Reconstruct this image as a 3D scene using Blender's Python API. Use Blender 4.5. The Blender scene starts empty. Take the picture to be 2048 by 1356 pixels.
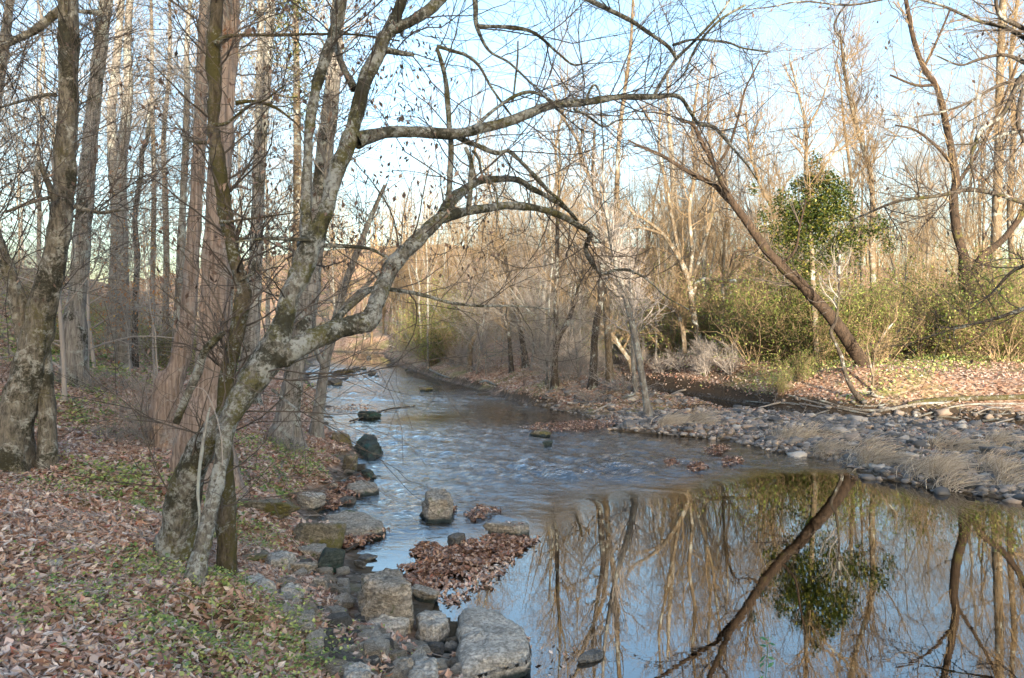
import bpy, math
import numpy as np
from mathutils import Vector

R = math.radians
scene = bpy.context.scene
COL = scene.collection
PI = math.pi

# ------------------------------------------------------------------ camera, sky, sun, exposure
F = 1500.0            # focal length in photograph pixels (photograph is 2048 wide)
CX, HY, HC = 1024.0, 650.0, 2.5   # optical centre column, horizon row, eye height above the water
cam = bpy.data.objects.new("camera", bpy.data.cameras.new("camera"))
COL.objects.link(cam)
cam.location = (0, 0, HC)
cam.rotation_euler = (PI / 2, 0, 0)
cam.data.sensor_width = 36.0
cam.data.lens = 36.0 * F / 2048.0
cam.data.shift_y = -(678.0 - HY) / 2048.0
cam.data.clip_start = 0.05
cam.data.clip_end = 3000
scene.camera = cam

SUN_EL = R(7.0)
SUN_AZ = (0.22, -0.975)           # horizontal direction towards the sun: behind the camera, a little right
world = bpy.data.worlds.new("World")
scene.world = world
world.use_nodes = True
wn = world.node_tree.nodes
wl = world.node_tree.links
sky = wn.new("ShaderNodeTexSky")
sky.sky_type = 'NISHITA'
sky.sun_disc = False
sky.sun_elevation = SUN_EL
sky.sun_rotation = math.atan2(SUN_AZ[0], SUN_AZ[1])
sky.air_density = 1.0
sky.dust_density = 3.0
sky.ozone_density = 1.7
wl.new(sky.outputs[0], wn["Background"].inputs[0])
wn["Background"].inputs[1].default_value = 0.15

sun = bpy.data.objects.new("sun", bpy.data.lights.new("sun", 'SUN'))
COL.objects.link(sun)
sun.data.energy = 2.7
sun.data.angle = R(0.6)
sun.data.color = (1.0, 0.85, 0.66)
_sd = Vector((SUN_AZ[0] * math.cos(SUN_EL), SUN_AZ[1] * math.cos(SUN_EL), math.sin(SUN_EL)))
sun.rotation_euler = (-_sd).to_track_quat('-Z', 'Y').to_euler()

scene.view_settings.view_transform = 'Standard'
scene.view_settings.look = 'None'
scene.view_settings.gamma = 1
scene.view_settings.exposure = 2.42
scene.render.engine = 'CYCLES'
scene.cycles.max_bounces = 6
scene.cycles.diffuse_bounces = 4
scene.cycles.glossy_bounces = 3
scene.cycles.transparent_max_bounces = 6
scene.cycles.transmission_bounces = 2
scene.cycles.use_denoising = True

# ------------------------------------------------------------------ numeric helpers
def sstep(x, a=0.0, b=1.0):
    t = np.clip((np.asarray(x, float) - a) / (b - a), 0, 1)
    return t * t * (3 - 2 * t)

_nr = np.random.default_rng(5)
_ND = _nr.normal(size=(14, 3))
_NP = _nr.uniform(0, 6.28, 14)
def noise3(p):
    """smooth pseudo noise in about -1..1, p (...,3) in units of the feature size"""
    p = np.asarray(p, float)
    q = p + 0.7 * np.sin(p[..., [1, 2, 0]] * 1.7 + 0.5)
    s = 0
    for d, f in zip(_ND, _NP):
        s = s + np.sin(q @ d * 1.6 + f)
    return s / 4.2

def noise2(x, y, s):
    p = np.stack([np.asarray(x, float) / s, np.asarray(y, float) / s, np.zeros_like(np.asarray(x, float)) + s], -1)
    return noise3(p)

def P(px, py, D):
    return np.array([(px - CX) / F * D, D, HC - (py - HY) / F * D])

# ------------------------------------------------------------------ lie of the land
XL_Y = [-90, -6, -2, 0, 2, 3.2, 4.5, 5.5, 6.8, 7.65, 8.7, 10.7, 12.1, 15, 18.7, 26.8, 34, 53, 64, 74, 90, 120]
XL_X = [8, 4, 2.6, 2.2, 1.6, 1.0, 0.35, 0.1, -0.62, -1.55, -1.9, -2.65, -2.55, -2.95, -4.6, -6.8, -9.2, -14.2, -17, -30, -62, -120]
XR_Y = [-90, 0, 3, 6, 9, 10.7, 11.2, 11.9, 13.2, 13.9, 14.6, 16.3, 17.3, 17.9, 20.3, 21.4, 25, 27.8, 34, 44, 60, 66, 76, 90, 120]
XR_X = [22, 20, 17, 13, 8.6, 7.3, 6.6, 6.25, 5.9, 5.7, 5.3, 4.6, 3.2, 2.4, 2.1, 1.5, -0.2, -1.0, -3.3, -6.5, -10.2, -11.5, -22, -52, -110]
BC = np.array([(30, 8, .9), (22, 11.2, .8), (16, 14.3, .8), (12, 17.1, .75), (10.3, 18.5, .7), (8.2, 19.9, .75), (6.6, 21.5, 1.2), (5.7, 23.3, 1.8), (5.3, 25.6, 1.4),
               (4.9, 28.5, .8), (4.2, 32, .5), (3.6, 36, .3)])   # back channel: x, y, half width

def chan_dist(x, y):
    best = np.full(np.shape(x), 1e9)
    w = np.zeros(np.shape(x))
    for (ax, ay, aw), (bx, by, bw) in zip(BC[:-1], BC[1:]):
        dx, dy = bx - ax, by - ay
        t = np.clip(((x - ax) * dx + (y - ay) * dy) / (dx * dx + dy * dy), 0, 1)
        d = np.hypot(x - ax - t * dx, y - ay - t * dy)
        m = d < best
        best = np.where(m, d, best)
        w = np.where(m, aw + t * (bw - aw), w)
    return best, w

def shade_hill_h(x, y):
    """unseen bare hill added behind the camera, shaped to keep the low sun off the near bank"""
    a = -(SUN_AZ[0] * x + SUN_AZ[1] * y)
    l = -SUN_AZ[1] * x + SUN_AZ[0] * y
    H = np.interp(l, [-60, -14, -3.5, 2, 7, 10, 13, 16, 22, 60], [21, 19.5, 17.5, 15.2, 13.4, 12.3, 10.6, 10.0, 9.8, 10])
    H = H + 0.3 * noise2(l, 0 * l, 1.3) + 0.4 * noise2(l, 0 * l + 9, 4.0)
    return H, sstep(-a, 38, 62)

def ground(x, y):
    x = np.asarray(x, float); y = np.asarray(y, float)
    wob = 0.16 * noise2(x, y, 0.8) + 0.1 * noise2(x, y, .35)
    near = np.clip(1.3 - y / 40, .4, 1.3)
    xl = np.interp(y, XL_Y, XL_X) + wob * near
    xr = np.interp(y, XR_Y, XR_X) + wob * near
    dl = (xl - x) * 0.93
    dr = (x - xr) * 0.9
    # left bank
    s = np.clip(dl, 0, None)
    sc = np.clip(s, 0, 14)
    low = 1 - sstep(y, 7.0, 9.0)
    hl = 0.27 * sstep(s / (1 + 1.5 * low), -0.05, 1.0) + 0.13 * sstep(s, 0.8 + low, 2.2 + .5 * low) + 0.08 * sc * sstep(s, 0, 1 + 1.2 * low) + 0.021 * sc ** 2
    hl = hl + 0.03 * np.clip(s - 14, 0, 30)
    hl = hl + 0.04 * noise2(x, y, 1.4) * sstep(s, .3, 2) + 0.03 * noise2(x, y, .4) * sstep(s, 0, .6)
    # right side: gravel bar, island, far bank
    t = np.clip(dr, 0, None)
    bar = 0.10 * sstep(t, -.05, 0.5) + 0.13 * sstep(t, .3, 3) + 0.025 * noise2(x, y, .9) + 0.015 * noise2(x, y, .3)
    isl = sstep(y, 19.0, 24.5) * (0.22 * sstep(t, 0, .5) + 0.35 * sstep(t, .3, 2.0)) + 0.08 * noise2(x, y, 1.7) * sstep(y, 19, 23) * sstep(t, 0, 1)
    up = sstep(y, 30, 42) * 0.6 * sstep(t, .2, 3)
    hr = bar + isl + up
    dc, w = chan_dist(x, y)
    xb = np.interp(y, BC[::-1, 1][::-1][np.argsort(BC[::-1, 1][::-1])], BC[np.argsort(BC[:, 1]), 0])
    far = x > xb
    e = dc - w
    bank = 0.40 * sstep(e, -0.02, .3) + (0.62 + .12 * noise2(x, y, 2.2)) * sstep(e, .15, np.interp(x, [4, 7.5, 9], [1.1, 1.2, 2.2]) + .4 * noise2(x, y, 3.1)) + 0.12 * sstep(e, 2, 8) + 0.10 * noise2(x, y, 2.6) * sstep(e, .5, 3)
    bank = bank + 0.28 * np.exp(-((x - 10.6) ** 2 / 3.5 + (y - 22.2) ** 2 / 2.2)) + 0.2 * np.exp(-((x - 7.6) ** 2 / 5 + (y - 28) ** 2 / 4))
    carve = sstep(e, -.5, .45)
    hr = np.where(far, np.maximum(bank, -.01), hr * carve)
    hr = np.where(e < 0, np.minimum(hr, -0.22 * sstep(-e, -.1, .4)), hr)
    pool = np.exp(-(((x - 8.9) / 1.0) ** 2 + ((y - 13.9) / .35) ** 2) ** 2) * .36 + np.exp(-(((x - 5.2) / .9) ** 2 + ((y - 20.2) / .3) ** 2) ** 2) * .3
    hr = np.where(far, hr, hr - pool)
    # bed of the stream
    m = np.minimum(-dl, -dr)
    bed = -0.05 - 0.32 * sstep(m, 0, 1.6) + 0.05 * noise2(x, y, .7)
    h = np.where(dl > 0, hl, np.where(dr > 0, hr, bed))
    # far rise behind the wood, and the plain
    h = h + 15.0 * sstep(y, 75, 135) * sstep(x, -120, -20) * (1 - .45 * sstep(x, 15, 110)) + 0.3 * noise2(x, y, 9) * sstep(y, 34, 60)
    H, k = shade_hill_h(x, y)
    h = h * (1 - k) + H * k  # blend in the unseen hill added to cast the foreground shade
    return h

def gz(x, y):
    return float(ground(np.array([x]), np.array([y]))[0])

def hit(px, py):
    """where the line of sight through a photograph pixel meets the ground"""
    D = np.concatenate([np.arange(2.5, 40, .02), np.arange(40, 140, .1)])
    x = (px - CX) / F * D
    z = HC - (py - HY) / F * D
    g = ground(x, D)
    k = np.where(g >= z)[0]
    i = k[0] if len(k) else len(D) - 1
    return np.array([x[i], D[i], float(g[i])])

# ------------------------------------------------------------------ mesh helpers
def mk_mesh(name, verts, face_sets, mat, smooth=True):
    verts = np.asarray(verts, np.float32).reshape(-1, 3)
    me = bpy.data.meshes.new(name)
    me.vertices.add(len(verts))
    me.vertices.foreach_set("co", verts.ravel())
    face_sets = [np.asarray(f, np.int32) for f in face_sets if len(f)]
    tot = np.concatenate([np.full(len(f), f.shape[1], np.int32) for f in face_sets])
    idx = np.concatenate([f.ravel() for f in face_sets])
    me.loops.add(len(idx))
    me.loops.foreach_set("vertex_index", idx)
    me.polygons.add(len(tot))
    st = np.concatenate([[0], np.cumsum(tot)[:-1]]).astype(np.int32)
    me.polygons.foreach_set("loop_start", st)
    me.polygons.foreach_set("loop_total", tot)
    me.polygons.foreach_set("use_smooth", np.full(len(tot), smooth))
    me.update(calc_edges=True)
    me.validate()
    me.materials.append(mat)
    return me

def link(name, data, parent=None, loc=(0, 0, 0), rot=(0, 0, 0), sc=(1, 1, 1), **kw):
    o = bpy.data.objects.new(name, data)
    COL.objects.link(o)
    o.location = loc; o.rotation_euler = rot; o.scale = sc
    if parent is not None: o.parent = parent
    for k, v in kw.items():
        if v: o[k] = v
    return o

class Geo:
    def __init__(s):
        s.v = []; s.q = []; s.t = []; s.n = 0
    def add(s, v, q=(), t=()):
        v = np.asarray(v, float).reshape(-1, 3)
        if len(q): s.q.append(np.asarray(q) + s.n)
        if len(t): s.t.append(np.asarray(t) + s.n)
        s.v.append(v); s.n += len(v)
    def mesh(s, name, mat, origin=(0, 0, 0), smooth=True):
        fs = []
        if s.q: fs.append(np.concatenate(s.q))
        if s.t: fs.append(np.concatenate(s.t))
        return mk_mesh(name, np.concatenate(s.v) - np.asarray(origin), fs, mat, smooth)

def tubes(geo, PTS, RAD, sides, lump=0.0, lump_s=.15, flare=None, ridge=0.0, ridge_s=.035):
    """PTS (M,N,3), RAD (M,N): M round tapering tubes"""
    PTS = np.asarray(PTS, float); RAD = np.asarray(RAD, float)
    M, N, _ = PTS.shape
    T = np.gradient(PTS, axis=1)
    T /= np.linalg.norm(T, axis=2, keepdims=True) + 1e-9
    mt = np.abs(T.mean(1))
    ax = np.argmin(mt, 1)
    ref = np.eye(3)[ax][:, None, :]
    U = np.cross(T, ref); U /= np.linalg.norm(U, axis=2, keepdims=True) + 1e-9
    V = np.cross(T, U)
    a = np.arange(sides) * 2 * PI / sides
    ring = np.cos(a)[None, None, :, None] * U[:, :, None, :] + np.sin(a)[None, None, :, None] * V[:, :, None, :]
    rr = RAD[:, :, None] * np.ones(sides)
    if flare is not None:
        fh, fa = flare
        h = np.linalg.norm(PTS - PTS[:, :1], axis=2)[:, :, None]
        rr = rr * (1 + fa * np.exp(-h / fh) * (1 + .45 * np.sin(a * 4 + 1.1) + .25 * np.sin(a * 7)))
    W = PTS[:, :, None, :] + ring * rr[..., None]
    if lump:
        nn = noise3(W / lump_s) * .6 + noise3(W / (lump_s * .4) + 7) * .3 + noise3(W / (lump_s * .15) + 3) * .14
        W = W + ring * (rr * lump * nn)[..., None]
    if ridge:
        nn = noise3(W / [ridge_s, ridge_s, ridge_s * 9])
        W = W + ring * (ridge * np.clip(nn, -1.2, .9))[..., None]
    i = np.arange(M)[:, None, None] * N * sides
    j = np.arange(N - 1)[None, :, None] * sides
    k = np.arange(sides)[None, None, :]
    k2 = (k + 1) % sides
    q = np.stack([i + j + k, i + j + k2, i + j + sides + k2, i + j + sides + k], -1).reshape(-1, 4)
    geo.add(W, q)

def spline(pts, n=None, per=7):
    pts = np.asarray(pts, float)
    p = np.vstack([2 * pts[0] - pts[1], pts, 2 * pts[-1] - pts[-2]])
    out = []
    for i in range(1, len(p) - 2):
        t = np.linspace(0, 1, per, endpoint=False)[:, None]
        a, b, c, d = p[i - 1], p[i], p[i + 1], p[i + 2]
        out.append(.5 * (2 * b + (c - a) * t + (2 * a - 5 * b + 4 * c - d) * t ** 2 + (3 * b - a - 3 * c + d) * t ** 3))
    out.append(pts[-1:])
    o = np.vstack(out)
    if n:
        s = np.concatenate([[0], np.cumsum(np.linalg.norm(np.diff(o[:, :3], axis=0), axis=1))])
        u = np.linspace(0, s[-1], n)
        o = np.stack([np.interp(u, s, o[:, c]) for c in range(o.shape[1])], 1)
    return o

def pixpath(path, D0, D1=None, base=False):
    """photograph path of (px,py,width) at a depth D0..D1 -> array of x,y,z,radius"""
    D1 = D0 if D1 is None else D1
    p = np.array(path, float)
    s = np.concatenate([[0], np.cumsum(np.hypot(*np.diff(p[:, :2], axis=0).T))])
    D = D0 + (D1 - D0) * s / s[-1]
    out = np.array([[*P(a[0], a[1], d), max(a[2] / 2 / F * d, .002)] for a, d in zip(p, D)])
    if base:
        g = gz(out[0, 0], out[0, 1]) - .12
        if out[0, 2] > g + .05:
            out = np.vstack([[out[0, 0], out[0, 1], g, out[0, 3] * 1.05], out])
    return out

def grow(rng, PP, RR, n, trange, length, angle, N=6, wob=.25, up=.1, rr=.6, rcap=None, rend=.35, shrink=.5, bias=None, rmin=.002):
    """side branches for a set of parent paths PP (M,K,3) with radii RR (M,K)"""
    M, K, _ = PP.shape
    L = np.linalg.norm(np.diff(PP, axis=1), axis=2).sum(1)
    idx = rng.choice(M, n, p=L / L.sum())
    t = rng.uniform(trange[0], trange[1], n)
    f = t * (K - 1)
    k = np.clip(f.astype(int), 0, K - 2)
    u = (f - k)[:, None]
    pos = PP[idx, k] * (1 - u) + PP[idx, k + 1] * u
    tan = PP[idx, k + 1] - PP[idx, k]
    tan /= np.linalg.norm(tan, axis=1, keepdims=True) + 1e-9
    rad = RR[idx, k] * (1 - u[:, 0]) + RR[idx, k + 1] * u[:, 0]
    rnd = rng.normal(size=(n, 3))
    if bias is not None: rnd = rnd + np.asarray(bias)
    perp = rnd - (rnd * tan).sum(1, keepdims=True) * tan
    perp /= np.linalg.norm(perp, axis=1, keepdims=True) + 1e-9
    an = rng.uniform(angle[0], angle[1], n)[:, None]
    d = np.cos(an) * tan + np.sin(an) * perp
    ln = rng.uniform(length[0], length[1], n) * (1 - shrink * t)
    r0 = rad * rr * rng.uniform(.6, 1.1, n)
    if rcap: r0 = np.minimum(r0, rcap)
    r0 = np.maximum(r0, rmin)
    pts = [pos]
    step = (ln / (N - 1))[:, None]
    drift = rng.normal(size=(n, 3)) * wob
    for i in range(N - 1):
        d = d + rng.normal(size=(n, 3)) * wob * .8 + drift * .35 + np.array([0, 0, up])
        d /= np.linalg.norm(d, axis=1, keepdims=True) + 1e-9
        pts.append(pts[-1] + d * step)
    C = np.stack(pts, 1)
    rad2 = np.maximum(r0[:, None] * np.linspace(1, rend, N)[None], rmin * .7)
    return C, rad2

def leaf_geo(geo, pos, rng, size, flat=.45, width=(.35, .6), nrm=None, hang=False, curl=.4, az=None):
    """one folded leaf (5 vertices, 2 faces) at every position"""
    n = len(pos)
    s = rng.uniform(size[0], size[1], n)[:, None]
    if az is None: az = rng.uniform(0, 2 * PI, n)
    if hang:
        el = rng.uniform(-1.5, -.5, n)
        f = np.stack([np.cos(az) * np.cos(el), np.sin(az) * np.cos(el), np.sin(el)], 1)
        w = rng.normal(size=(n, 3))
    else:
        el = rng.normal(0, flat, n)
        f = np.stack([np.cos(az) * np.cos(el), np.sin(az) * np.cos(el), np.sin(el)], 1)
        w = np.stack([-np.sin(az), np.cos(az), rng.normal(0, flat, n)], 1)
    w = w - (w * f).sum(1, keepdims=True) * f
    w /= np.linalg.norm(w, axis=1, keepdims=True)
    up = np.cross(f, w)
    up *= np.sign(up[:, 2:3] + 1e-6)
    ww = rng.uniform(width[0], width[1], n)[:, None] * s * .5
    c = rng.uniform(-.3, 1, (n, 1)) * curl * s
    base = pos - f * s * .5 + up * c * .5
    tip = pos + f * s * .5 + up * c * rng.uniform(.3, 1.3, (n, 1))
    mid = pos + f * s * rng.uniform(-.1, .1, (n, 1))
    lf = pos + w * ww + up * c * .8
    rt = pos - w * ww + up * c * .8
    v = np.stack([base, tip, mid, lf, rt], 1)
    i = np.arange(n)[:, None] * 5
    q = np.concatenate([i + [0, 2, 1, 3], i + [0, 4, 1, 2]])
    geo.add(v, q)

# ------------------------------------------------------------------ materials
class NT:
    def __init__(s, name):
        s.m = bpy.data.materials.new(name); s.m.use_nodes = True
        s.n = s.m.node_tree.nodes; s.l = s.m.node_tree.links
        s.b = s.n["Principled BSDF"]; s.out = s.n["Material Output"]
    def node(s, t, **kw):
        o = s.n.new(t)
        for k, v in kw.items(): setattr(o, k, v)
        return o
    def set(s, o, k, v):
        if hasattr(v, "is_output") or hasattr(v, "links"): s.l.new(v, o.inputs[k])
        else: o.inputs[k].default_value = v
    def coord(s, scale=(1, 1, 1), kind="Object"):
        if kind == "Pos": c = s.node("ShaderNodeNewGeometry").outputs["Position"]
        else: c = s.node("ShaderNodeTexCoord").outputs[kind]
        m = s.node("ShaderNodeMapping"); m.inputs["Scale"].default_value = scale
        s.l.new(c, m.inputs[0]); return m.outputs[0]
    def noise(s, co, scale, detail=4, rough=.6, dist=0):
        o = s.node("ShaderNodeTexNoise"); s.l.new(co, o.inputs["Vector"])
        o.inputs["Scale"].default_value = scale; o.inputs["Detail"].default_value = detail
        o.inputs["Roughness"].default_value = rough; o.inputs["Distortion"].default_value = dist
        return o.outputs[0]
    def vor(s, co, scale, feature='F1', out="Color", rand=1):
        o = s.node("ShaderNodeTexVoronoi", feature=feature); s.l.new(co, o.inputs["Vector"])
        o.inputs["Scale"].default_value = scale
        return o.outputs[out]
    def ramp(s, fac, stops, interp='LINEAR'):
        o = s.node("ShaderNodeValToRGB"); s.l.new(fac, o.inputs[0]); cr = o.color_ramp; cr.interpolation = interp
        while len(cr.elements) < len(stops): cr.elements.new(.5)
        for e, (p, c) in zip(cr.elements, stops):
            e.position = p; e.color = (c, c, c, 1) if not hasattr(c, "__len__") else (*c, 1)
        return o.outputs[0]
    def mix(s, fac, a, b, mode='MIX'):
        o = s.node("ShaderNodeMix", data_type='RGBA', blend_type=mode)
        for k, v in ((0, fac), (6, a), (7, b)):
            if hasattr(v, "is_linked"): s.l.new(v, o.inputs[k])
            else: o.inputs[k].default_value = v if k == 0 else (*v, 1)
        return o.outputs[2]
    def math(s, op, a, b=0.0, c=None):
        o = s.node("ShaderNodeMath", operation=op)
        for k, v in ((0, a), (1, b), (2, c)):
            if v is None: continue
            if hasattr(v, "is_linked"): s.l.new(v, o.inputs[k])
            else: o.inputs[k].default_value = v
        return o.outputs[0]
    def bump(s, h, strength=.5, dist=.02, nrm=None):
        o = s.node("ShaderNodeBump"); s.l.new(h, o.inputs["Height"])
        o.inputs["Strength"].default_value = strength; o.inputs["Distance"].default_value = dist
        if nrm is not None: s.l.new(nrm, o.inputs["Normal"])
        return o.outputs[0]
    def island(s):
        return s.node("ShaderNodeNewGeometry").outputs["Random Per Island"]
    def sep(s, v):
        o = s.node("ShaderNodeSeparateXYZ"); s.l.new(v, o.inputs[0]); return o.outputs
    def fin(s, col, rough=.85, nrm=None, spec=.3):
        if hasattr(col, "is_linked"): s.l.new(col, s.b.inputs["Base Color"])
        else: s.b.inputs["Base Color"].default_value = (*col, 1)
        if hasattr(rough, "is_linked"): s.l.new(rough, s.b.inputs["Roughness"])
        else: s.b.inputs["Roughness"].default_value = rough
        s.b.inputs["Specular IOR Level"].default_value = spec
        if nrm is not None: s.l.new(nrm, s.b.inputs["Normal"])
        return s.m

def bark(name, dark, light, lichen=0.0, moss=0.0, stretch=(1, 1, .18), fine=26, bump=.7, lich_c=(.40, .43, .40), moss_c=(.075, .075, .02), moss_s=1.6, lich_s=5, patch=0.0):
    m = NT(name)
    co = m.coord(stretch); c1 = m.coord()
    f = m.noise(co, fine, 5, .7, .4)
    g = m.noise(co, fine * .3, 3, .6)
    col = m.mix(m.ramp(f, [(.36, 0.0), (.64, 1.0)]), dark, light)
    col = m.mix(m.math('MULTIPLY', g, .5), col, tuple(.55 * d for d in dark))
    if lichen:
        k = m.math('MULTIPLY', m.noise(c1, lich_s, 6, .75, .5), m.ramp(m.noise(c1, lich_s * .25, 2), [(.3, .75), (.65, 1.15)]))
        k = m.ramp(k, [(.56 - lichen * .2, 0.0), (.66 - lichen * .2, 1.0)])
        lc = m.mix(m.noise(c1, 22, 3), tuple(.6 * x for x in lich_c), lich_c)
        col = m.mix(k, col, lc)
    if moss:
        k = m.math('ADD', m.noise(c1, moss_s, 5, .65), m.math('MULTIPLY', m.noise(c1, 38, 4, .7), .6))
        k = m.ramp(m.math('SUBTRACT', k, .12), [(.84 - moss * .3, 0.0), (.96 - moss * .3, 1.0)])
        mc = m.mix(m.noise(c1, 40, 2), moss_c, tuple(1.9 * x for x in moss_c))
        col = m.mix(k, col, mc)
    if patch:
        k = m.math('ADD', m.noise(c1, 2.6, 4, .6), m.math('MULTIPLY', m.noise(c1, 30, 4, .7), .5))
        k = m.ramp(k, [(.92 - patch * .25, 0.0), (1.0 - patch * .25, .9)])
        col = m.mix(k, col, m.mix(m.noise(c1, 50, 2), (.014, .014, .009), (.05, .048, .03)))
    h = m.math('ADD', f, m.math('MULTIPLY', g, .8))
    return m.fin(col, .9, m.bump(h, bump, .02), .2)

M_hero = bark("lichen_bark", (.07, .065, .055), (.26, .245, .21), .58, .52, (1, 1, .45), 34, .9, (.36, .375, .35), (.066, .062, .026), 3.6, 26, .55)
M_left = bark("grey_brown_bark", (.075, .068, .055), (.29, .26, .21), .25, .34, (1, 1, .3), 30, .9, (.4,.4,.36), (.07, .064, .03), 1.6, 9, .6)
M_ridged = bark("ridged_grey_bark", (.11, .10, .09), (.42, .395, .36), .25, .25, (1, 1, .09), 34, 1.0, moss_c=(.03, .03, .014), patch=.5)
M_cedar = bark("shaggy_cedar_bark", (.17, .125, .10), (.48, .39, .335), .1, .12, (1, 1, .035), 34, 1.0, lich_c=(.4, .36, .33), moss_c=(.12, .055, .028))
M_moss = bark("mossy_bark", (.05, .04, .028), (.19, .16, .115), .3, .8, (1, 1, .3), 26, .9, moss_c=(.052, .046, .018), moss_s=2.5)
M_dark = bark("dark_bark", (.035, .028, .022), (.12, .10, .082), .15, .25, (1, 1, .25), 26, .8)
M_tan = bark("tan_bark", (.105, .08, .052), (.27, .215, .15), .15, .12, (1, 1, .25), 14, .6)
M_lean = bark("dark_furrowed_bark", (.03, .022, .016), (.10, .07, .05), 0, .15, (1, 1, .2), 20, .9)
M_greyt = bark("grey_bark", (.11, .10, .088), (.33, .31, .28), .3, .15, (1, 1, .25), 16, .6)
M_white = bark("pale_sycamore_bark", (.42, .38, .31), (.7, .66, .58), .3, .05, (1, 1, .5), 6, .3)

def twigmat(name, a, b):
    m = NT(name)
    return m.fin(m.mix(m.island(), a, b), .85, None, .25)
M_twig = twigmat("twig_grey", (.15, .135, .12), (.40, .37, .335))
M_twigd = twigmat("twig_dark", (.045, .038, .032), (.15, .125, .105))
M_twigt = twigmat("twig_tan", (.15, .11, .064), (.31, .23, .14))
M_twigp = twigmat("twig_pale", (.20, .18, .16), (.42, .38, .35))

def leafmat(name, stops, rough=.6, trans=.25, spec=.3):
    m = NT(name)
    c = m.ramp(m.island(), stops)
    m.fin(c, rough, None, spec)
    if trans:
        t = m.node("ShaderNodeBsdfTranslucent"); m.l.new(c, t.inputs[0])
        x = m.node("ShaderNodeMixShader"); x.inputs[0].default_value = trans
        m.l.new(m.b.outputs[0], x.inputs[1]); m.l.new(t.outputs[0], x.inputs[2]); m.l.new(x.outputs[0], m.out.inputs[0])
    return m.m
M_litter = leafmat("fallen_leaf", [(0, (.20, .115, .08)), (.16, (.36, .22, .16)), (.36, (.50, .33, .255)), (.55, (.43, .33, .275)), (.78, (.60, .48, .405)), (.94, (.72, .63, .56)), (1, (.46, .15, .10))], .55, .1)
M_wrack = leafmat("wet_leaf", [(0, (.09, .05, .035)), (.3, (.21, .12, .085)), (.6, (.33, .21, .155)), (.85, (.50, .38, .30)), (1, (.27, .11, .07))], .4, .05)
M_green = leafmat("ground_cover_leaf", [(0, (.09, .17, .05)), (.35, (.22, .32, .09)), (.6, (.40, .46, .15)), (.85, (.56, .56, .22)), (1, (.16, .27, .16))], .5, .3)
M_privet = leafmat("privet_leaf", [(0, (.12, .19, .04)), (.4, (.24, .32, .075)), (.75, (.37, .42, .12)), (1, (.48, .45, .18))], .5, .35)
M_holly = leafmat("holly_leaf", [(0, (.05, .085, .02)), (.5, (.11, .15, .035)), (.85, (.20, .22, .055)), (1, (.28, .27, .08))], .45, .25)
M_ivy = leafmat("ivy_leaf", [(0, (.02, .042, .012)), (.55, (.06, .09, .02)), (.85, (.15, .16, .035)), (1, (.25, .23, .05))], .4, .2)
M_deadl = leafmat("clinging_dead_leaf", [(0, (.08, .055, .045)), (.6, (.20, .135, .105)), (1, (.34, .24, .18))], .7, .2)
M_brownl = leafmat("brown_oak_leaf", [(0, (.14, .09, .055)), (.6, (.26, .175, .105)), (1, (.34, .25, .14))], .7, .3)
M_orange = leafmat("beech_leaf", [(0, (.30, .13, .05)), (.5, (.46, .22, .08)), (.8, (.36, .24, .15)), (1, (.55, .38, .08))], .6, .35)
M_drygrass = leafmat("dry_grass_blade", [(0, (.34, .27, .19)), (.5, (.56, .47, .36)), (1, (.74, .65, .52))], .7, .2)
M_fern = leafmat("seedling_leaf", [(0, (.07, .20, .09)), (1, (.13, .30, .14))], .5, .4)
M_pine = leafmat("pine_needle", [(0, (.10, .14, .03)), (1, (.24, .26, .06))], .6, .3)

def rockmat(name, a, b, moss=.3, moss_c=(.05, .06, .02), wet=True):
    m = NT(name)
    co = m.coord(); pos = m.coord(kind="Pos")
    lay = m.noise(m.coord((1, 1, 5)), 5, 5, .7, .6)
    f = m.noise(co, 34, 5, .75)
    big = m.noise(co, 4, 4, .65)
    col = m.mix(m.ramp(f, [(.38, 0.), (.62, 1.)]), a, b)
    col = m.mix(m.ramp(lay, [(.42, 0.), (.6, .55)]), col, tuple(.5 * x for x in a))
    col = m.mix(m.ramp(m.noise(co, 9, 5, .7), [(.6, 0.), (.68, .6)]), col, tuple(min(.75, 1.25 * x) for x in b))
    if moss:
        z = m.sep(m.node("ShaderNodeNewGeometry").outputs["Normal"])[2]
        k = m.math('ADD', big, m.math('MULTIPLY', m.noise(co, 20, 3), .3))
        k = m.ramp(k, [(.86 - moss * .32, 0.), (.95 - moss * .32, 1.)])
        col = m.mix(k, col, m.mix(m.noise(co, 60, 2), moss_c, tuple(2.2 * x for x in moss_c)))
    rough = .85
    if wet:
        z = m.math('ADD', m.sep(pos)[2], m.math('MULTIPLY', m.noise(pos, 9, 3), -.06))
        k = m.ramp(z, [(0.0, 1.), (.04, 0.)])
        col = m.mix(k, col, m.mix(f, (.012, .018, .018), (.035, .05, .045)))
        rough = m.math('SUBTRACT', .85, m.math('MULTIPLY', k, .5))
    h = m.math('ADD', m.math('MULTIPLY', f, .5), m.math('ADD', lay, m.math('MULTIPLY', big, .6)))
    return m.fin(col, rough, m.bump(h, 1.0, .05), .35)
M_rock = rockmat("grey_tan_rock", (.17, .148, .115), (.60, .54, .45), .34)
M_rockp = rockmat("pale_rock", (.26, .24, .205), (.74, .70, .62), .10)
M_rockm = rockmat("mossy_rock", (.10, .088, .06), (.36, .32, .24), .62, (.085, .078, .026))
M_rockd = rockmat("dark_wet_rock", (.07, .07, .068), (.21, .21, .20), .2, (.05, .065, .05), False)
M_rockg = rockmat("algae_green_rock", (.03, .045, .04), (.09, .11, .095), .5, (.012, .05, .04))

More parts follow.
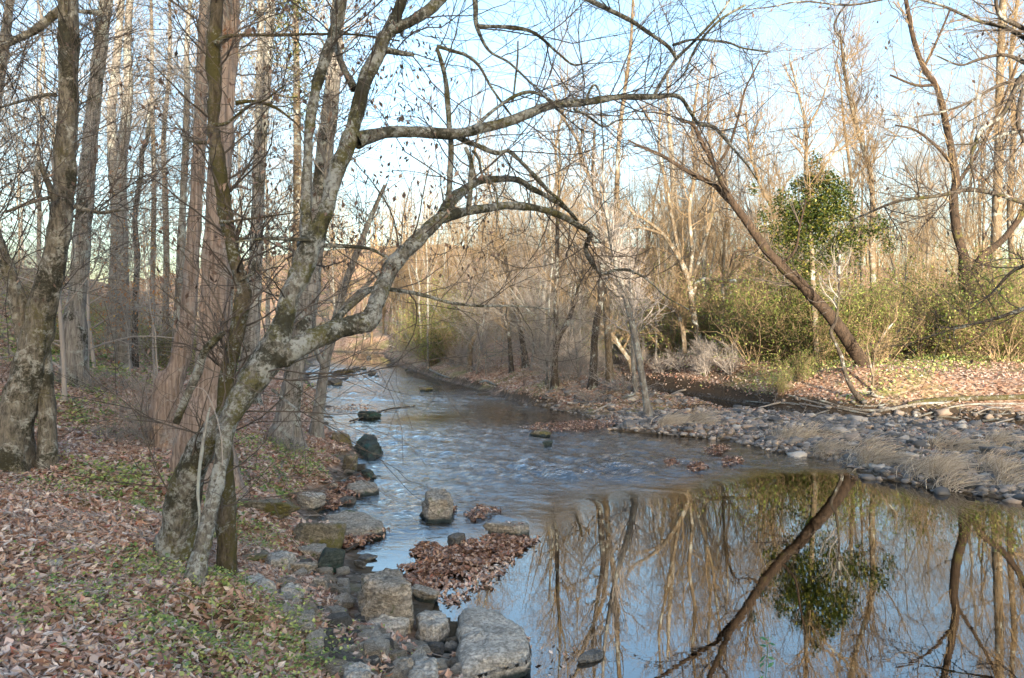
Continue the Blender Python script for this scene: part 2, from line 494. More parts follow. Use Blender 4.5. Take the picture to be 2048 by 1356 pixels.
def mat_ground():
    m = NT("leafy_ground")
    pos = m.coord(kind="Pos")
    v = m.node("ShaderNodeTexVoronoi"); m.l.new(pos, v.inputs["Vector"]); v.inputs["Scale"].default_value = 17
    v2 = m.node("ShaderNodeTexVoronoi"); m.l.new(m.coord((1, 1.3, 1), "Pos"), v2.inputs["Vector"]); v2.inputs["Scale"].default_value = 5
    r = m.sep(v.outputs["Color"])[0]
    r = m.math('ADD', m.math('MULTIPLY', r, .8), m.math('MULTIPLY', m.sep(v2.outputs["Color"])[1], .2))
    leaf = m.ramp(r, [(0, (.13, .07, .045)), (.3, (.29, .165, .105)), (.55, (.42, .26, .17)), (.8, (.50, .38, .29)), (1, (.62, .50, .41))])
    grn = m.ramp(m.math('ADD', m.noise(pos, .55, 4, .7), m.math('MULTIPLY', m.noise(pos, 7, 3), .25)), [(.60, 0.), (.78, .75)])
    leaf = m.mix(grn, leaf, m.mix(r, (.10, .12, .035), (.27, .29, .09)))
    soil = m.mix(m.noise(pos, 30, 4), (.035, .026, .018), (.13, .095, .066))
    leaf = m.mix(m.ramp(m.noise(pos, 3, 5, .7), [(.52, 0.), (.72, .75)]), leaf, soil)
    nz = m.sep(m.node('ShaderNodeNewGeometry').outputs['True Normal'])[2]
    leaf = m.mix(m.ramp(m.math('ADD', nz, m.math('MULTIPLY', m.noise(pos, 5, 4), .25)), [(.84, 1.), (1.0, 0.)]), leaf, soil)
    z = m.math('ADD', m.sep(pos)[2], m.math('MULTIPLY', m.noise(pos, 2.2, 5, .7), .26))
    wetk = m.ramp(z, [(.13, 1.), (.30, 0.)])
    grav = m.ramp(m.sep(v.outputs["Color"])[2], [(0, (.02, .02, .018)), (.5, (.07, .062, .055)), (1, (.16, .15, .14))])
    col = m.mix(wetk, leaf, grav)
    bedk = m.ramp(m.sep(pos)[2], [(0, 0.), (.03, 1.)])
    bed = m.mix(m.noise(pos, 6, 5, .7), (.03, .022, .012), (.14, .10, .055))
    col = m.mix(bedk, bed, col)
    h = m.math('ADD', r, m.noise(pos, 40, 3))
    return m.fin(col, .9, m.bump(h, .6, .03), .2)

def mat_water():
    m = NT("stream_water")
    pos = m.coord(kind="Pos")
    att = m.node("ShaderNodeAttribute", attribute_name="ripple").outputs["Fac"]
    n1 = m.noise(m.coord((1, 1.5, 1), "Pos"), 1.7, 3, .5, .6)
    n2 = m.noise(m.coord((1, 1.7, 1), "Pos"), 4.2, 3, .55, .8)
    n3 = m.noise(m.coord((1, 2.0, 1), "Pos"), 22, 2, .5)
    h = m.math('ADD', m.math('MULTIPLY', n1, .05), m.math('ADD', m.math('MULTIPLY', n2, .05), m.math('MULTIPLY', n3, .010)))
    big = m.math('MULTIPLY', h, att)
    cal = m.math('MULTIPLY', m.noise(m.coord((1, 3.5, 1), "Pos"), 5, 2, .5, .3), .00009)
    cal = m.math('ADD', cal, m.math('MULTIPLY', m.noise(m.coord((.6, 1.6, 1), "Pos"), 1.1, 2), .00045))
    b = m.bump(m.math('ADD', big, cal), 1.0, 1.0)
    fr = m.node("ShaderNodeFresnel"); fr.inputs["IOR"].default_value = 2.8; m.l.new(b, fr.inputs["Normal"])
    gl = m.node("ShaderNodeBsdfGlossy"); gl.inputs["Roughness"].default_value = .008; gl.inputs["Color"].default_value = (1, 1, 1, 1); m.l.new(b, gl.inputs["Normal"])
    tr = m.node("ShaderNodeBsdfTransparent"); tr.inputs[0].default_value = (.50, .42, .30, 1)
    x = m.node("ShaderNodeMixShader")
    m.l.new(fr.outputs[0], x.inputs[0]); m.l.new(tr.outputs[0], x.inputs[1]); m.l.new(gl.outputs[0], x.inputs[2]); m.l.new(x.outputs[0], m.out.inputs[0])
    return m.m

# ------------------------------------------------------------------ the setting: ground and water
def axis(parts):
    return np.unique(np.concatenate([np.arange(a, b, s) for a, b, s in parts]).round(4))

def grid(xs, ys, zf):
    X, Y = np.meshgrid(xs, ys)
    Z = zf(X, Y)
    nx = len(xs)
    i = np.arange((len(ys) - 1))[:, None] * nx + np.arange(nx - 1)[None]
    q = np.stack([i, i + 1, i + nx + 1, i + nx], -1).reshape(-1, 4)
    return np.stack([X, Y, Z], -1).reshape(-1, 3), q

gx = axis([(-900, -200, 50), (-200, -60, 8), (-60, -24, 1.2), (-24, -8, .35), (-8, 13, .09), (13, 30, .35), (30, 80, 2), (80, 200, 8), (200, 901, 50)])
gy = axis([(-400, -60, 20), (-60, -10, 1.5), (-10, 2, .5), (2, 14, .08), (14, 34, .14), (34, 70, .5), (70, 180, 3), (180, 1201, 40)])
v, q = grid(gx, gy, ground)
link("ground", mk_mesh("ground", v, [q], mat_ground()), kind="structure")

def ripple(x, y):
    calm = sstep(y - (9.2 + 1.0 * x - .06 * x * x + .35 * noise2(x, y, 1.3)), -.3, 1.5)
    calm = np.where(y < 8.2, calm * sstep(-x, -.4, .5), calm)
    side = 1 - sstep(x - (12.6 - .5 * y), 0, 1.2) * (y > 13)
    rap = np.exp(-(((x - 1.2) / 2.2) ** 2 + ((y - 13.0) / 1.1) ** 2)) * 1.3 + np.exp(-(((x + 9.5) / 4) ** 2 + ((y - 40) / 5) ** 2)) * 1.2
    shade = 1 - .6 * np.exp(-(((x - 0.4) / 1.6) ** 2 + ((y - 21.5) / 2.2) ** 2))
    return np.clip(calm * side * shade * (.6 + .3 * noise2(x, y, 2.4)) + rap * calm, 0, 2)

wx = axis([(-70, -20, 2), (-20, -9, .25), (-9, 8, .07), (8, 14, .25), (14, 90, 2)])
wy = axis([(-46, 2, 1), (2, 7, .25), (7, 26, .08), (26, 45, .2), (45, 101, 1)])
v, q = grid(wx, wy, lambda X, Y: ripple(X, Y) * (.012 * noise3(np.stack([X / .13, Y / .10, 0 * X], -1)) + .02 * noise3(np.stack([X / .3, Y / .24, 0 * X + 4], -1))))
wm = mk_mesh("water", v, [q], mat_water())
at = wm.attributes.new("ripple", 'FLOAT', 'POINT')
at.data.foreach_set("value", ripple(v[:, 0], v[:, 1]).astype(np.float32))
link("water", wm, kind="structure")

# ------------------------------------------------------------------ tree builders
def tree_root(name, loc, label, cat="tree", group=None, rot=(0, 0, 0), sc=(1, 1, 1)):
    o = bpy.data.objects.new(name, None)
    COL.objects.link(o)
    o.location = loc; o.rotation_euler = rot; o.scale = sc
    o.empty_display_size = .2
    o["label"] = label; o["category"] = cat
    if group: o["group"] = group
    return o

def place(name, parts, loc, label, cat="tree", group=None, rot=(0, 0, 0), sc=(1, 1, 1)):
    r = tree_root(name, loc, label, cat, group, rot, sc)
    for nm, me in parts: link(nm, me, r)
    return r

def stack(paths, K=18):
    a = np.stack([spline(p, K) for p in paths])
    return a[..., :3], a[..., 3]

def pix_tree(name, label, mat, stems, seed, limbs=(), twig=M_twig, nt=(60, 300, 600), tl=((.6, 1.8), (.3, .9), (.15, .5)), sides=12, lump=.10, lump_s=.15,
             flare=(.25, .5), trange=(.3, 1), leaves=None, cat="tree", up=.05, rcap=.02, wob=.17, shrink=.3, group=None, extra=None, twr=.0035, ridge=0., per=7):
    """a tree whose stems and limbs were measured in the photograph: stems / limbs are arrays x,y,z,radius"""
    rng = np.random.default_rng(seed)
    o = stems[0][0, :3].copy(); o[2] = max(o[2], gz(o[0], o[1]))
    r = tree_root(name, o, label, cat, group)
    g = Geo()
    for i, s in enumerate(stems):
        p = spline(s, per=per)
        tubes(g, p[None, :, :3], p[None, :, 3], sides, lump, lump_s, flare if (i == 0 and flare[1]) or s[0, 2] < o[2] + .25 else None, ridge)
    link("trunk", g.mesh("trunk", mat, o), r)
    for s in limbs:
        g = Geo(); p = spline(s, per=6)
        tubes(g, p[None, :, :3], p[None, :, 3], min(16, max(7, sides - 3)), lump, lump_s)
        link("limb", g.mesh("limb", mat, o), r)
    src = list(limbs) + list(stems)
    PP, RR = stack(src)
    g = Geo(); tips = []
    n1, n2, n3 = nt
    if n1:
        A, a = grow(rng, PP, RR, n1, trange, tl[0], (.5, 1.3), 9, wob, up, .5, rcap, .4, shrink, rmin=twr * 1.3)
        tubes(g, A, a, 5)
        B, b = grow(rng, A, a, n2, (.15, 1), tl[1], (.4, 1.1), 7, wob, up * .6, .65, None, .5, .3, rmin=twr)
        tubes(g, B, b, 4)
        tips.append(B)
        if n3:
            C, c = grow(rng, B, b, n3, (.15, 1), tl[2], (.4, 1.1), 5, wob * .9, up * .3, .75, None, .6, .3, rmin=twr * .8)
            tubes(g, C, c, 3)
            tips.append(C)
        link("crown", g.mesh("crown", twig, o), r)
    if leaves:
        mat_l, n, size, name_l, test = leaves
        T = np.concatenate([t[:, -2:].reshape(-1, 3) for t in tips])
        if test is not None: T = T[test(T)]
        if len(T):
            T = T[rng.integers(0, len(T), n)] + rng.normal(0, .05, (n, 3))
            g = Geo(); leaf_geo(g, T, rng, size, hang=True)
            link(name_l, g.mesh(name_l, mat_l, o), r)
    if extra: extra(r, o, rng)
    return r

def gen_tree(seed, H, r0, matT, matC, n=(16, 110, 700, 2200), first=.3, limb=(.18, .34), ang=(.5, 1.0), up=.12, lean=.03, twr=.006, fork=0, tw=(.4, 1.1)):
    """a bare tree at the origin: meshes for its trunk (with main limbs) and its crown of branches and twigs"""
    rng = np.random.default_rng(seed)
    K = 14
    stems = []; rads = []
    for k in range(1 + fork):
        d = rng.normal(0, lean * (1 + 4 * (k > 0)), 2)
        z = np.linspace(-.2, H * (1 - .15 * k * rng.uniform(0, 1)), K)
        w = np.cumsum(rng.normal(0, .012 * H, (K, 2)), 0) * np.linspace(0, 1, K)[:, None]
        stems.append(np.stack([d[0] * z + w[:, 0], d[1] * z + w[:, 1], z], 1))
        rads.append(r0 * (.8 if k else 1) * np.linspace(1, .16, K))
    S = np.stack(stems); Sr = np.stack(rads)
    g = Geo()
    tubes(g, S, Sr, 9, .06, .3, (.3, .45))
    A, a = grow(rng, S, Sr, n[0] * (1 + fork), (first, .98), (limb[0] * H * 1.5, limb[1] * H * 1.6), ang, 10, .16, up, .55, None, .3, .65)
    tubes(g, A, a, 6)
    t = g.mesh("trunk", matT)
    g = Geo()
    B, b = grow(rng, A, a, n[1], (.15, 1), (.08 * H, .2 * H), (.4, .9), 8, .2, up, .6, None, .35, .4, rmin=twr)
    tubes(g, B, b, 4)
    C, c = grow(rng, np.concatenate([B]), np.concatenate([b]), n[2], (.1, 1), (.6, 1.7), (.35, .9), 6, .22, up * .7, .65, None, .5, .3, rmin=twr * .9)
    tubes(g, C, c, 3)
    D, d = grow(rng, C, c, n[3], (.1, 1), tw, (.35, .9), 4, .22, up * .5, .75, None, .6, .3, rmin=twr * .75)
    tubes(g, D, d, 3)
    cr = g.mesh("crown", matC)
    return t, cr, np.concatenate([C[:, -1], D[:, -1]])

def gen_bush(seed, H, Rr, n, matC, twr=.004, up=.05, nstem=14):
    rng = np.random.default_rng(seed)
    az = rng.uniform(0, 2 * PI, nstem); ti = rng.uniform(.1, 1.1, nstem)
    K = 8
    s = np.linspace(0, 1, K)[None, :, None]
    d = np.stack([np.cos(az) * np.sin(ti) * Rr / .8, np.sin(az) * np.sin(ti) * Rr / .8, np.cos(ti) * H], 1)[:, None]
    S = d * s * rng.uniform(.6, 1.1, (nstem, 1, 1)) + np.cumsum(rng.normal(0, .03 * H, (nstem, K, 3)), 1) * s
    S[:, :, 2] -= .05
    S[:, :, :2] += rng.normal(0, .12 * Rr, (nstem, 1, 2))
    Sr = np.full((nstem, 1), twr * 2.6) * np.linspace(1, .4, K)[None]
    g = Geo(); tubes(g, S, Sr, 5)
    st = g.mesh("stem", matC)
    g = Geo()
    A, a = grow(rng, S, Sr, n[0], (.15, 1), (.25 * H, .6 * H), (.4, 1.1), 7, .28, up, .7, None, .5, .4, rmin=twr)
    tubes(g, A, a, 3)
    B, b = grow(rng, A, a, n[1], (.15, 1), (.12 * H, .35 * H), (.4, 1.2), 5, .3, up * .5, .8, None, .6, .3, rmin=twr * .8)
    tubes(g, B, b, 3)
    return st, g.mesh("twigs", matC), np.concatenate([A[:, -1], B[:, -1], B[:, -3]])

# ------------------------------------------------------------------ the big lichen-covered tree that leans over the stream
D0 = 5.15
hero_stems = [
    pixpath([(385, 1195, 50), (402, 1100, 39), (428, 1000, 37), (442, 920, 36), (455, 850, 42), (483, 795, 58), (518, 742, 72), (548, 690, 70), (566, 640, 52), (580, 590, 48), (603, 545, 54), (620, 480, 56)], 5.02, 5.9, True),
    pixpath([(350, 1105, 88), (366, 1000, 80), (392, 920, 72), (428, 862, 58), (455, 830, 44), (480, 800, 36)], 5.75, 5.5, True),
    pixpath([(618, 490, 44), (611, 440, 28), (613, 370, 25), (616, 290, 22), (624, 220, 24), (640, 150, 27), (665, 75, 27), (682, 0, 28), (700, -90, 24), (740, -200, 18)], 5.9, 6.3),
    pixpath([(622, 490, 50), (645, 443, 38), (666, 370, 38), (694, 295, 42), (706, 255, 36), (716, 215, 34), (728, 166, 33), (755, 108, 36), (776, 66, 32), (825, 40, 28), (860, 18, 26), (890, -8, 24), (950, -50, 20), (1040, -90, 16), (1120, -70, 13)], 5.9, 6.6),
    pixpath([(540, 715, 60), (575, 705, 56), (620, 682, 52), (665, 662, 48), (705, 650, 48), (738, 640, 50), (752, 605, 42), (768, 565, 40), (790, 525, 40), (835, 478, 37), (870, 445, 34), (896, 428, 30)], 5.6, 6.6),
]
for h_ in hero_stems: h_[:, 3] *= .8
hero_limbs = [
    pixpath([(712, 282, 36), (740, 272, 28), (785, 264, 24), (850, 264, 23), (905, 268, 22), (960, 257, 20), (1020, 242, 19), (1080, 218, 19), (1120, 208, 17), (1175, 204, 15), (1235, 194, 13), (1300, 194, 11), (1355, 192, 9), (1379, 221, 8), (1397, 247, 8), (1427, 254, 7), (1450, 277, 6), (1474, 306, 5), (1496, 332, 4), (1514, 360, 3)], 6.1, 8.2),
    pixpath([(890, 430, 32), (925, 424, 20), (984, 415, 16), (1021, 411, 15), (1076, 417, 14), (1121, 431, 13), (1154, 450, 12), (1180, 467, 11), (1171, 500, 9), (1190, 534, 8), (1204, 548, 7), (1232, 540, 6), (1263, 542, 5), (1298, 562, 4), (1335, 595, 3), (1380, 620, 2)], 6.6, 9.5),
    pixpath([(888, 432, 32), (905, 398, 24), (929, 380, 18), (955, 364, 15), (995, 358, 14), (1036, 360, 12), (1065, 378, 11), (1095, 393, 10), (1132, 417, 9), (1154, 440, 7)], 6.6, 8.6),
    pixpath([(908, 270, 12), (935, 284, 11), (955, 291, 10), (992, 306, 9), (1014, 302, 8), (1029, 311, 8), (1065, 347, 8), (1095, 380, 7), (1121, 402, 6), (1154, 440, 5)], 6.6, 8.0),
    pixpath([(893, 425, 14), (898, 390, 13), (900, 350, 12), (902, 295, 11), (898, 240, 11), (892, 166, 10), (883, 125, 9), (874, 96, 7)], 6.7, 6.6),
    pixpath([(776, 66, 28), (797, 20, 22), (812, -30, 18), (850, -110, 12)], 6.3, 6.5),
    pixpath([(708, 178, 16), (690, 142, 13), (677, 110, 12), (668, 70, 11), (664, 20, 9)], 6.2, 6.5),
    pixpath([(765, 98, 16), (785, 103, 12), (827, 110, 8)], 6.3, 6.2),
    pixpath([(1309, 190, 8), (1324, 162, 7), (1353, 118, 7), (1390, 81, 6), (1450, 15, 5), (1470, -30, 4)], 7.9, 8.5),
    pixpath([(1353, 118, 6), (1335, 92, 7), (1298, 66, 8), (1261, 41, 9), (1209, 15, 10), (1165, -10, 11), (1120, -70, 13)], 8.0, 6.8),
    pixpath([(1346, 90, 6), (1390, 79, 5), (1455, 85, 5), (1485, 96, 4), (1540, 104, 3)], 8.0, 8.6),
    pixpath([(945, -46, 13), (951, 10, 11), (953, 50, 9), (977, 100, 6), (1018, 125, 5), (1056, 160, 4), (1095, 192, 3)], 6.5, 7.0),
    pixpath([(955, 52, 8), (1021, 55, 8), (1069, 66, 7), (1117, 107, 5), (1150, 130, 4), (1190, 118, 2)], 6.5, 7.2),
    pixpath([(874, 92, 8), (905, 102, 7), (933, 111, 7), (959, 133, 6), (984, 177, 5), (1021, 229, 4), (1040, 254, 3)], 6.6, 7.0),
    pixpath([(947, 257, 7), (985, 222, 7), (1030, 192, 7), (1062, 184, 7), (1090, 194, 6), (1110, 208, 6)], 6.5, 7.0),
    pixpath([(1036, 82, 3), (1035, 120, 4), (1030, 165, 4), (1026, 205, 3)], 6.9, 6.9),
    pixpath([(1170, 207, 6), (1180, 180, 5), (1190, 170, 5), (1200, 190, 4), (1203, 240, 3), (1207, 300, 2), (1205, 340, 2)], 7.1, 7.2),
    pixpath([(1148, 218, 6), (1175, 232, 5), (1208, 253, 4), (1240, 240, 3), (1300, 240, 2), (1360, 250, 1.5)], 7.1, 7.8),
    pixpath([(1490, 10, 5), (1440, 40, 5), (1395, 90, 5), (1368, 150, 4)], 8.4, 8.0),
    pixpath([(935, 428, 8), (942, 360, 11), (942, 320, 9), (930, 295, 6)], 6.7, 6.5),
    pixpath([(945, 300, 7), (958, 320, 6), (965, 350, 6), (990, 375, 4), (995, 420, 3), (992, 470, 2)], 6.7, 6.8),
    pixpath([(660, 657, 22), (672, 640, 16), (712, 600, 14), (745, 578, 12), (790, 580, 9), (846, 590, 7), (900, 605, 6), (960, 612, 5), (1030, 612, 4), (1100, 618, 3)], 6.0, 8.0),
    pixpath([(640, 490, 10), (700, 493, 8), (740, 498, 7), (775, 515, 6)], 5.9, 6.2),
    pixpath([(620, 480, 9), (560, 478, 6), (520, 478, 5), (470, 484, 4)], 5.8, 5.6),
    pixpath([(545, 780, 6), (580, 808, 5), (595, 820, 4)], 5.5, 5.2),
]
def hero_extra(r, o, rng):
    # pale lichen-white stub that rises from the left stem, and the vine that clings to it
    g = Geo()
    for pth, a, b in (([(352, 845, 15), (375, 790, 16), (395, 745, 18), (408, 705, 15), (430, 680, 15), (449, 664, 10)], 5.9, 5.7),):
        p = spline(pixpath(pth, a, b), per=7); tubes(g, p[None, :, :3], p[None, :, 3], 10, .1, .08)
    link("limb", g.mesh("limb", M_hero, o), r)
    g = Geo()
    p = spline(pixpath([(396, 1085, 6), (399, 1030, 5), (396, 985, 7), (400, 930, 7), (407, 880, 7), (415, 835, 5), (420, 815, 3)], 5.2, 5.15), per=7)
    tubes(g, p[None, :, :3], p[None, :, 3], 7, .15, .05)
    link("vine", g.mesh("vine", M_white_lichen, o), r)
    g = Geo()
    p = spline(pixpath([(445, 930, 2.2), (443, 880, 2.2), (432, 830, 2), (418, 795, 2), (405, 778, 1.6), (380, 772, 1.2)], 4.9, 4.9), per=7)
    tubes(g, p[None, :, :3], p[None, :, 3], 6)
    link("vine", g.mesh("vine", M_twigp, o), r)
M_white_lichen = bark("white_lichen_bark", (.2, .19, .17), (.45, .44, .41), .9, .25, (1, 1, .5), 22, .5)
def hero_leaf_test(T):
    px = T[:, 0] / T[:, 1] * F + CX; py = HY - (T[:, 2] - HC) / T[:, 1] * F
    return ((px < 880) & (py < 330)) | ((px < 1000) & (py > 330) & (py < 560))
pix_tree("leaning_tree", "big grey lichen and moss covered tree with an elbowed limb leaning over the stream", M_hero, hero_stems, 11, hero_limbs, M_twigd,
         (210, 1400, 2400), ((.6, 2.1), (.3, 1.0), (.15, .5)), 40, .16, .14, (.2, .3), (.28, 1), (M_deadl, 1300, (.03, .065), "dead_leaves", hero_leaf_test), extra=hero_extra, per=12, ridge=.004, rcap=.007, twr=.0022, wob=.17)

# ------------------------------------------------------------------ the other measured trees of the left bank
pix_tree("crooked_tree", "thin dark crooked mossy tree standing right behind the big leaning tree's fork", M_moss,
         [pixpath([(452, 1010, 36), (448, 880, 34), (452, 790, 34), (462, 715, 30), (478, 645, 30), (486, 585, 30), (472, 525, 24), (456, 455, 26), (446, 390, 26), (436, 320, 30), (426, 255, 22), (430, 185, 26), (427, 100, 30), (432, 30, 24), (436, -60, 18), (430, -160, 10)], 6.3, 6.5, True)],
         12, [pixpath([(430, 90, 14), (450, 74, 9), (490, 70, 7), (560, 70, 6), (640, 68, 5), (720, 70, 4), (800, 82, 3)], 6.4, 6.9),
              pixpath([(428, 250, 8), (455, 245, 6), (500, 210, 5), (530, 200, 4), (570, 170, 3)], 6.3, 6.0),
              pixpath([(470, 205, 9), (510, 203, 7), (550, 215, 5), (590, 245, 4), (620, 280, 3)], 6.4, 6.6),
              pixpath([(440, 445, 8), (480, 440, 5), (540, 432, 4), (590, 425, 3)], 6.3, 6.2),
              pixpath([(462, 480, 10), (500, 478, 7), (560, 477, 6), (610, 480, 5)], 6.4, 6.2),
              pixpath([(420, 285, 9), (395, 285, 6), (375, 280, 4)], 6.4, 6.5),
              pixpath([(478, 560, 8), (500, 550, 6), (520, 540, 3)], 6.3, 6.3)],
         M_twigd, (110, 600, 900), ((.4, 1.3), (.2, .7), (.1, .4)), 14, .2, .1, (.15, .2), (.3, 1), (M_deadl, 600, (.035, .07), "dead_leaves", None), rcap=.01, twr=.0026)

pix_tree("cedar_tree", "broad shaggy pinkish cedar trunk directly behind the crooked mossy tree", M_cedar,
         [pixpath([(410, 850, 96), (418, 790, 76), (426, 700, 64), (432, 600, 56), (434, 500, 50), (438, 400, 47), (444, 300, 42), (450, 200, 36), (456, 100, 34), (461, 0, 33), (468, -140, 28), (478, -330, 20)], 9.0, 9.3, True)],
         13, [pixpath([(455, 380, 10), (475, 372, 8), (500, 380, 3)], 9.2, 9.0)], M_twig, (70, 350, 700), ((.6, 1.6), (.3, .9), (.2, .5)), 64, .10, .25, (.35, .5), (.5, 1), rcap=.012, twr=.003, ridge=.016, per=16)
pix_tree("cedar_tree", "slimmer shaggy cedar with red-brown bark leaning left of the broad cedar", M_cedar,
         [pixpath([(338, 785, 54), (354, 740, 38), (368, 680, 34), (378, 600, 29), (386, 500, 26), (393, 400, 24), (397, 300, 23), (402, 200, 22), (406, 100, 21), (412, 0, 20), (420, -150, 16), (430, -330, 10)], 11.2, 11.4, True)],
         14, (), M_twig, (60, 300, 600), ((.6, 1.6), (.3, .9), (.2, .5)), 56, .10, .25, (.4, .6), (.5, 1), rcap=.012, twr=.0035, ridge=.016, per=16)

def left_extra(r, o, rng):
    g = Geo(); p = spline(pixpath([(95, 885, 34), (93, 800, 30), (90, 740, 28), (84, 670, 24)], 8.6, 8.6, True), per=7)
    tubes(g, p[None, :, :3], p[None, :, 3], 14, .1, .2, (.2, .4)); link("root_buttress", g.mesh("root_buttress", M_left, o), r)
pix_tree("mature_tree", "thick grey tree with a mossy side stem standing at the picture's left edge", M_left,
         [pixpath([(18, 893, 98), (34, 830, 80), (48, 770, 74), (66, 700, 66), (84, 610, 62), (104, 540, 52), (116, 480, 48), (127, 400, 46), (131, 300, 44), (136, 200, 42), (138, 100, 41), (137, 0, 40), (138, -150, 38), (140, -350, 30)], 8.5, 8.7, True) * [1, 1, 1, .87],
          pixpath([(56, 690, 36), (44, 630, 36), (28, 575, 30), (8, 520, 24), (-12, 460, 22), (-45, 370, 18), (-80, 250, 12)], 8.55, 8.2)],
         15, [pixpath([(110, 400, 14), (80, 330, 10), (72, 355, 8), (80, 420, 6)], 8.4, 8.0), pixpath([(112, 190, 10), (90, 190, 7), (50, 200, 6), (0, 215, 4)], 8.6, 8.0),
              pixpath([(120, 390, 9), (60, 405, 7), (10, 425, 5)], 8.4, 8.2), pixpath([(150, 412, 9), (200, 425, 7), (250, 418, 5)], 8.4, 8.2),
              pixpath([(140, 12, 26), (110, 28, 18), (70, 60, 15), (30, 80, 14), (-20, 110, 12)], 8.9, 8.6)],
         M_twigd, (150, 1000, 2000), ((.7, 2.6), (.3, 1.1), (.15, .5)), 60, .12, .22, (.2, .04), (.25, .95), (M_deadl, 900, (.03, .06), 'dead_leaves', None), rcap=.007, twr=.0024, extra=left_extra, ridge=.008, per=14)
pix_tree("mature_tree", "straight ridged grey tree rising just behind the thick left-edge tree, leaning right", M_ridged,
         [pixpath([(148, 660, 44), (153, 610, 34), (160, 540, 32), (166, 450, 31), (173, 380, 30), (179, 300, 29), (187, 220, 26), (195, 140, 24), (205, 60, 24), (213, 0, 24), (236, -140, 20), (262, -330, 14)], 14.0, 14.4, True)],
         16, [pixpath([(200, 25, 14), (180, 24, 9), (150, 22, 8)], 14, 13.6)], M_twigd, (70, 450, 900), ((.8, 2.6), (.4, 1.2), (.2, .6)), 56, .08, .25, (.3, .5), (.45, 1), rcap=.010, twr=.0034, ridge=.014, per=16)
pix_tree("mature_tree", "straight grey tree in the water's edge leaves behind the leaning tree's low limb", M_ridged,
         [pixpath([(572, 862, 54), (577, 820, 40), (586, 760, 40), (598, 695, 38), (608, 640, 40), (620, 560, 40), (631, 490, 36), (640, 400, 34), (650, 300, 32), (660, 220, 30), (668, 150, 28), (672, 80, 26), (678, 0, 24), (690, -150, 18), (700, -300, 11)], 13.2, 13.4, True)],
         17, [pixpath([(616, 480, 8), (640, 440, 7), (655, 300, 6), (662, 180, 6)], 13.3, 12.9)], M_twig, (70, 450, 800), ((.7, 2.2), (.4, 1.1), (.2, .6)), 56, .10, .25, (.3, .5), (.45, 1), rcap=.014, twr=.004, ridge=.014, per=16)
pix_tree("slender_tree", "slim pale-grey forked tree right at the water's edge under the elbow limb", M_greyt,
         [pixpath([(634, 850, 26), (641, 800, 22), (650, 730, 20), (660, 690, 19), (672, 640, 17), (690, 570, 15), (712, 510, 14), (728, 470, 12), (748, 420, 9), (770, 370, 7)], 14.6, 14.9, True)],
         18, [pixpath([(650, 735, 14), (632, 700, 10), (628, 640, 8), (640, 570, 6)], 14.6, 14.4), pixpath([(672, 640, 12), (700, 600, 9), (745, 560, 7), (790, 510, 5)], 14.6, 15)],
         M_twig, (40, 260, 500), ((.5, 1.6), (.3, .9), (.2, .5)), 12, .12, .2, (.25, .35), (.4, 1), rcap=.012, twr=.004)
pix_tree("forked_tree", "double-stemmed grey tree standing between the cedars and the leaning tree", M_ridged,
         [pixpath([(497, 745, 40), (503, 680, 32), (508, 600, 28), (512, 500, 26), (516, 400, 24), (520, 340, 22), (526, 250, 20), (533, 150, 19), (540, 50, 18), (545, -40, 16), (556, -200, 10)], 18.5, 19, True),
          pixpath([(513, 480, 20), (512, 380, 16), (515, 280, 15), (518, 180, 14), (521, 80, 13), (522, 0, 13), (522, -130, 8)], 18.5, 18.6)],
         19, (), M_twig, (60, 400, 800), ((.8, 2.6), (.4, 1.2), (.2, .6)), 12, .08, .25, (.3, .4), (.4, 1), rcap=.014, twr=.0045)
for i, (lab, D, pth, mt) in enumerate([
    ("slender pale trunk second to the right of the ridged grey tree, sunlit near its top", 20, [(247, 640, 26), (245, 560, 24), (243, 430, 22), (242, 350, 20), (249, 280, 18), (257, 180, 17), (255, 90, 15), (262, -40, 12), (268, -180, 7)], M_greyt),
    ("slender pale trunk just right of the ridged grey tree, gently wavy", 23, [(224, 640, 22), (228, 560, 20), (232, 450, 19), (226, 330, 18), (223, 220, 17), (232, 130, 15), (240, 40, 13), (246, -60, 10), (250, -180, 6)], M_greyt),
    ("thin straight grey trunk close left of the slimmer cedar", 16, [(352, 700, 18), (358, 600, 17), (362, 500, 16), (366, 400, 14), (371, 300, 13), (374, 180, 12), (374, 80, 10), (382, 0, 8), (396, -60, 6)], M_greyt),
    ("thin tan trunk midway between the pale trunks and the slimmer cedar", 26, [(304, 650, 11), (306, 520, 10), (308, 350, 9), (304, 200, 8), (304, 80, 7), (300, -60, 5)], M_tan),
    ("thin reddish trunk two steps left of the slimmer cedar", 28, [(330, 660, 13), (333, 520, 12), (330, 380, 11), (327, 280, 9), (338, 150, 8), (340, 40, 6), (338, -60, 4)], M_tan),
    ("thin wiggly trunk with a hooked bend between pale trunks on the left", 21, [(270, 640, 12), (274, 520, 11), (270, 430, 10), (282, 350, 9), (284, 305, 9), (296, 270, 8), (298, 200, 5)], M_dark),
    ("bent grey tree cut by the left edge near the top corner", 11.5, [(-70, 720, 34), (-45, 500, 28), (-20, 280, 24), (2, 130, 20), (14, 50, 17), (24, -40, 13), (36, -160, 8)], M_ridged),
]):
    pix_tree("slender_tree", lab, mt, [pixpath(pth, D, D + .3, True)], 30 + i, (), M_twig, (45, 330, 700), ((.8, 2.4), (.4, 1.2), (.2, .6)), 10, .08, .25, (.3, .4), (.35, 1), rcap=.012, twr=.0045, up=.08)

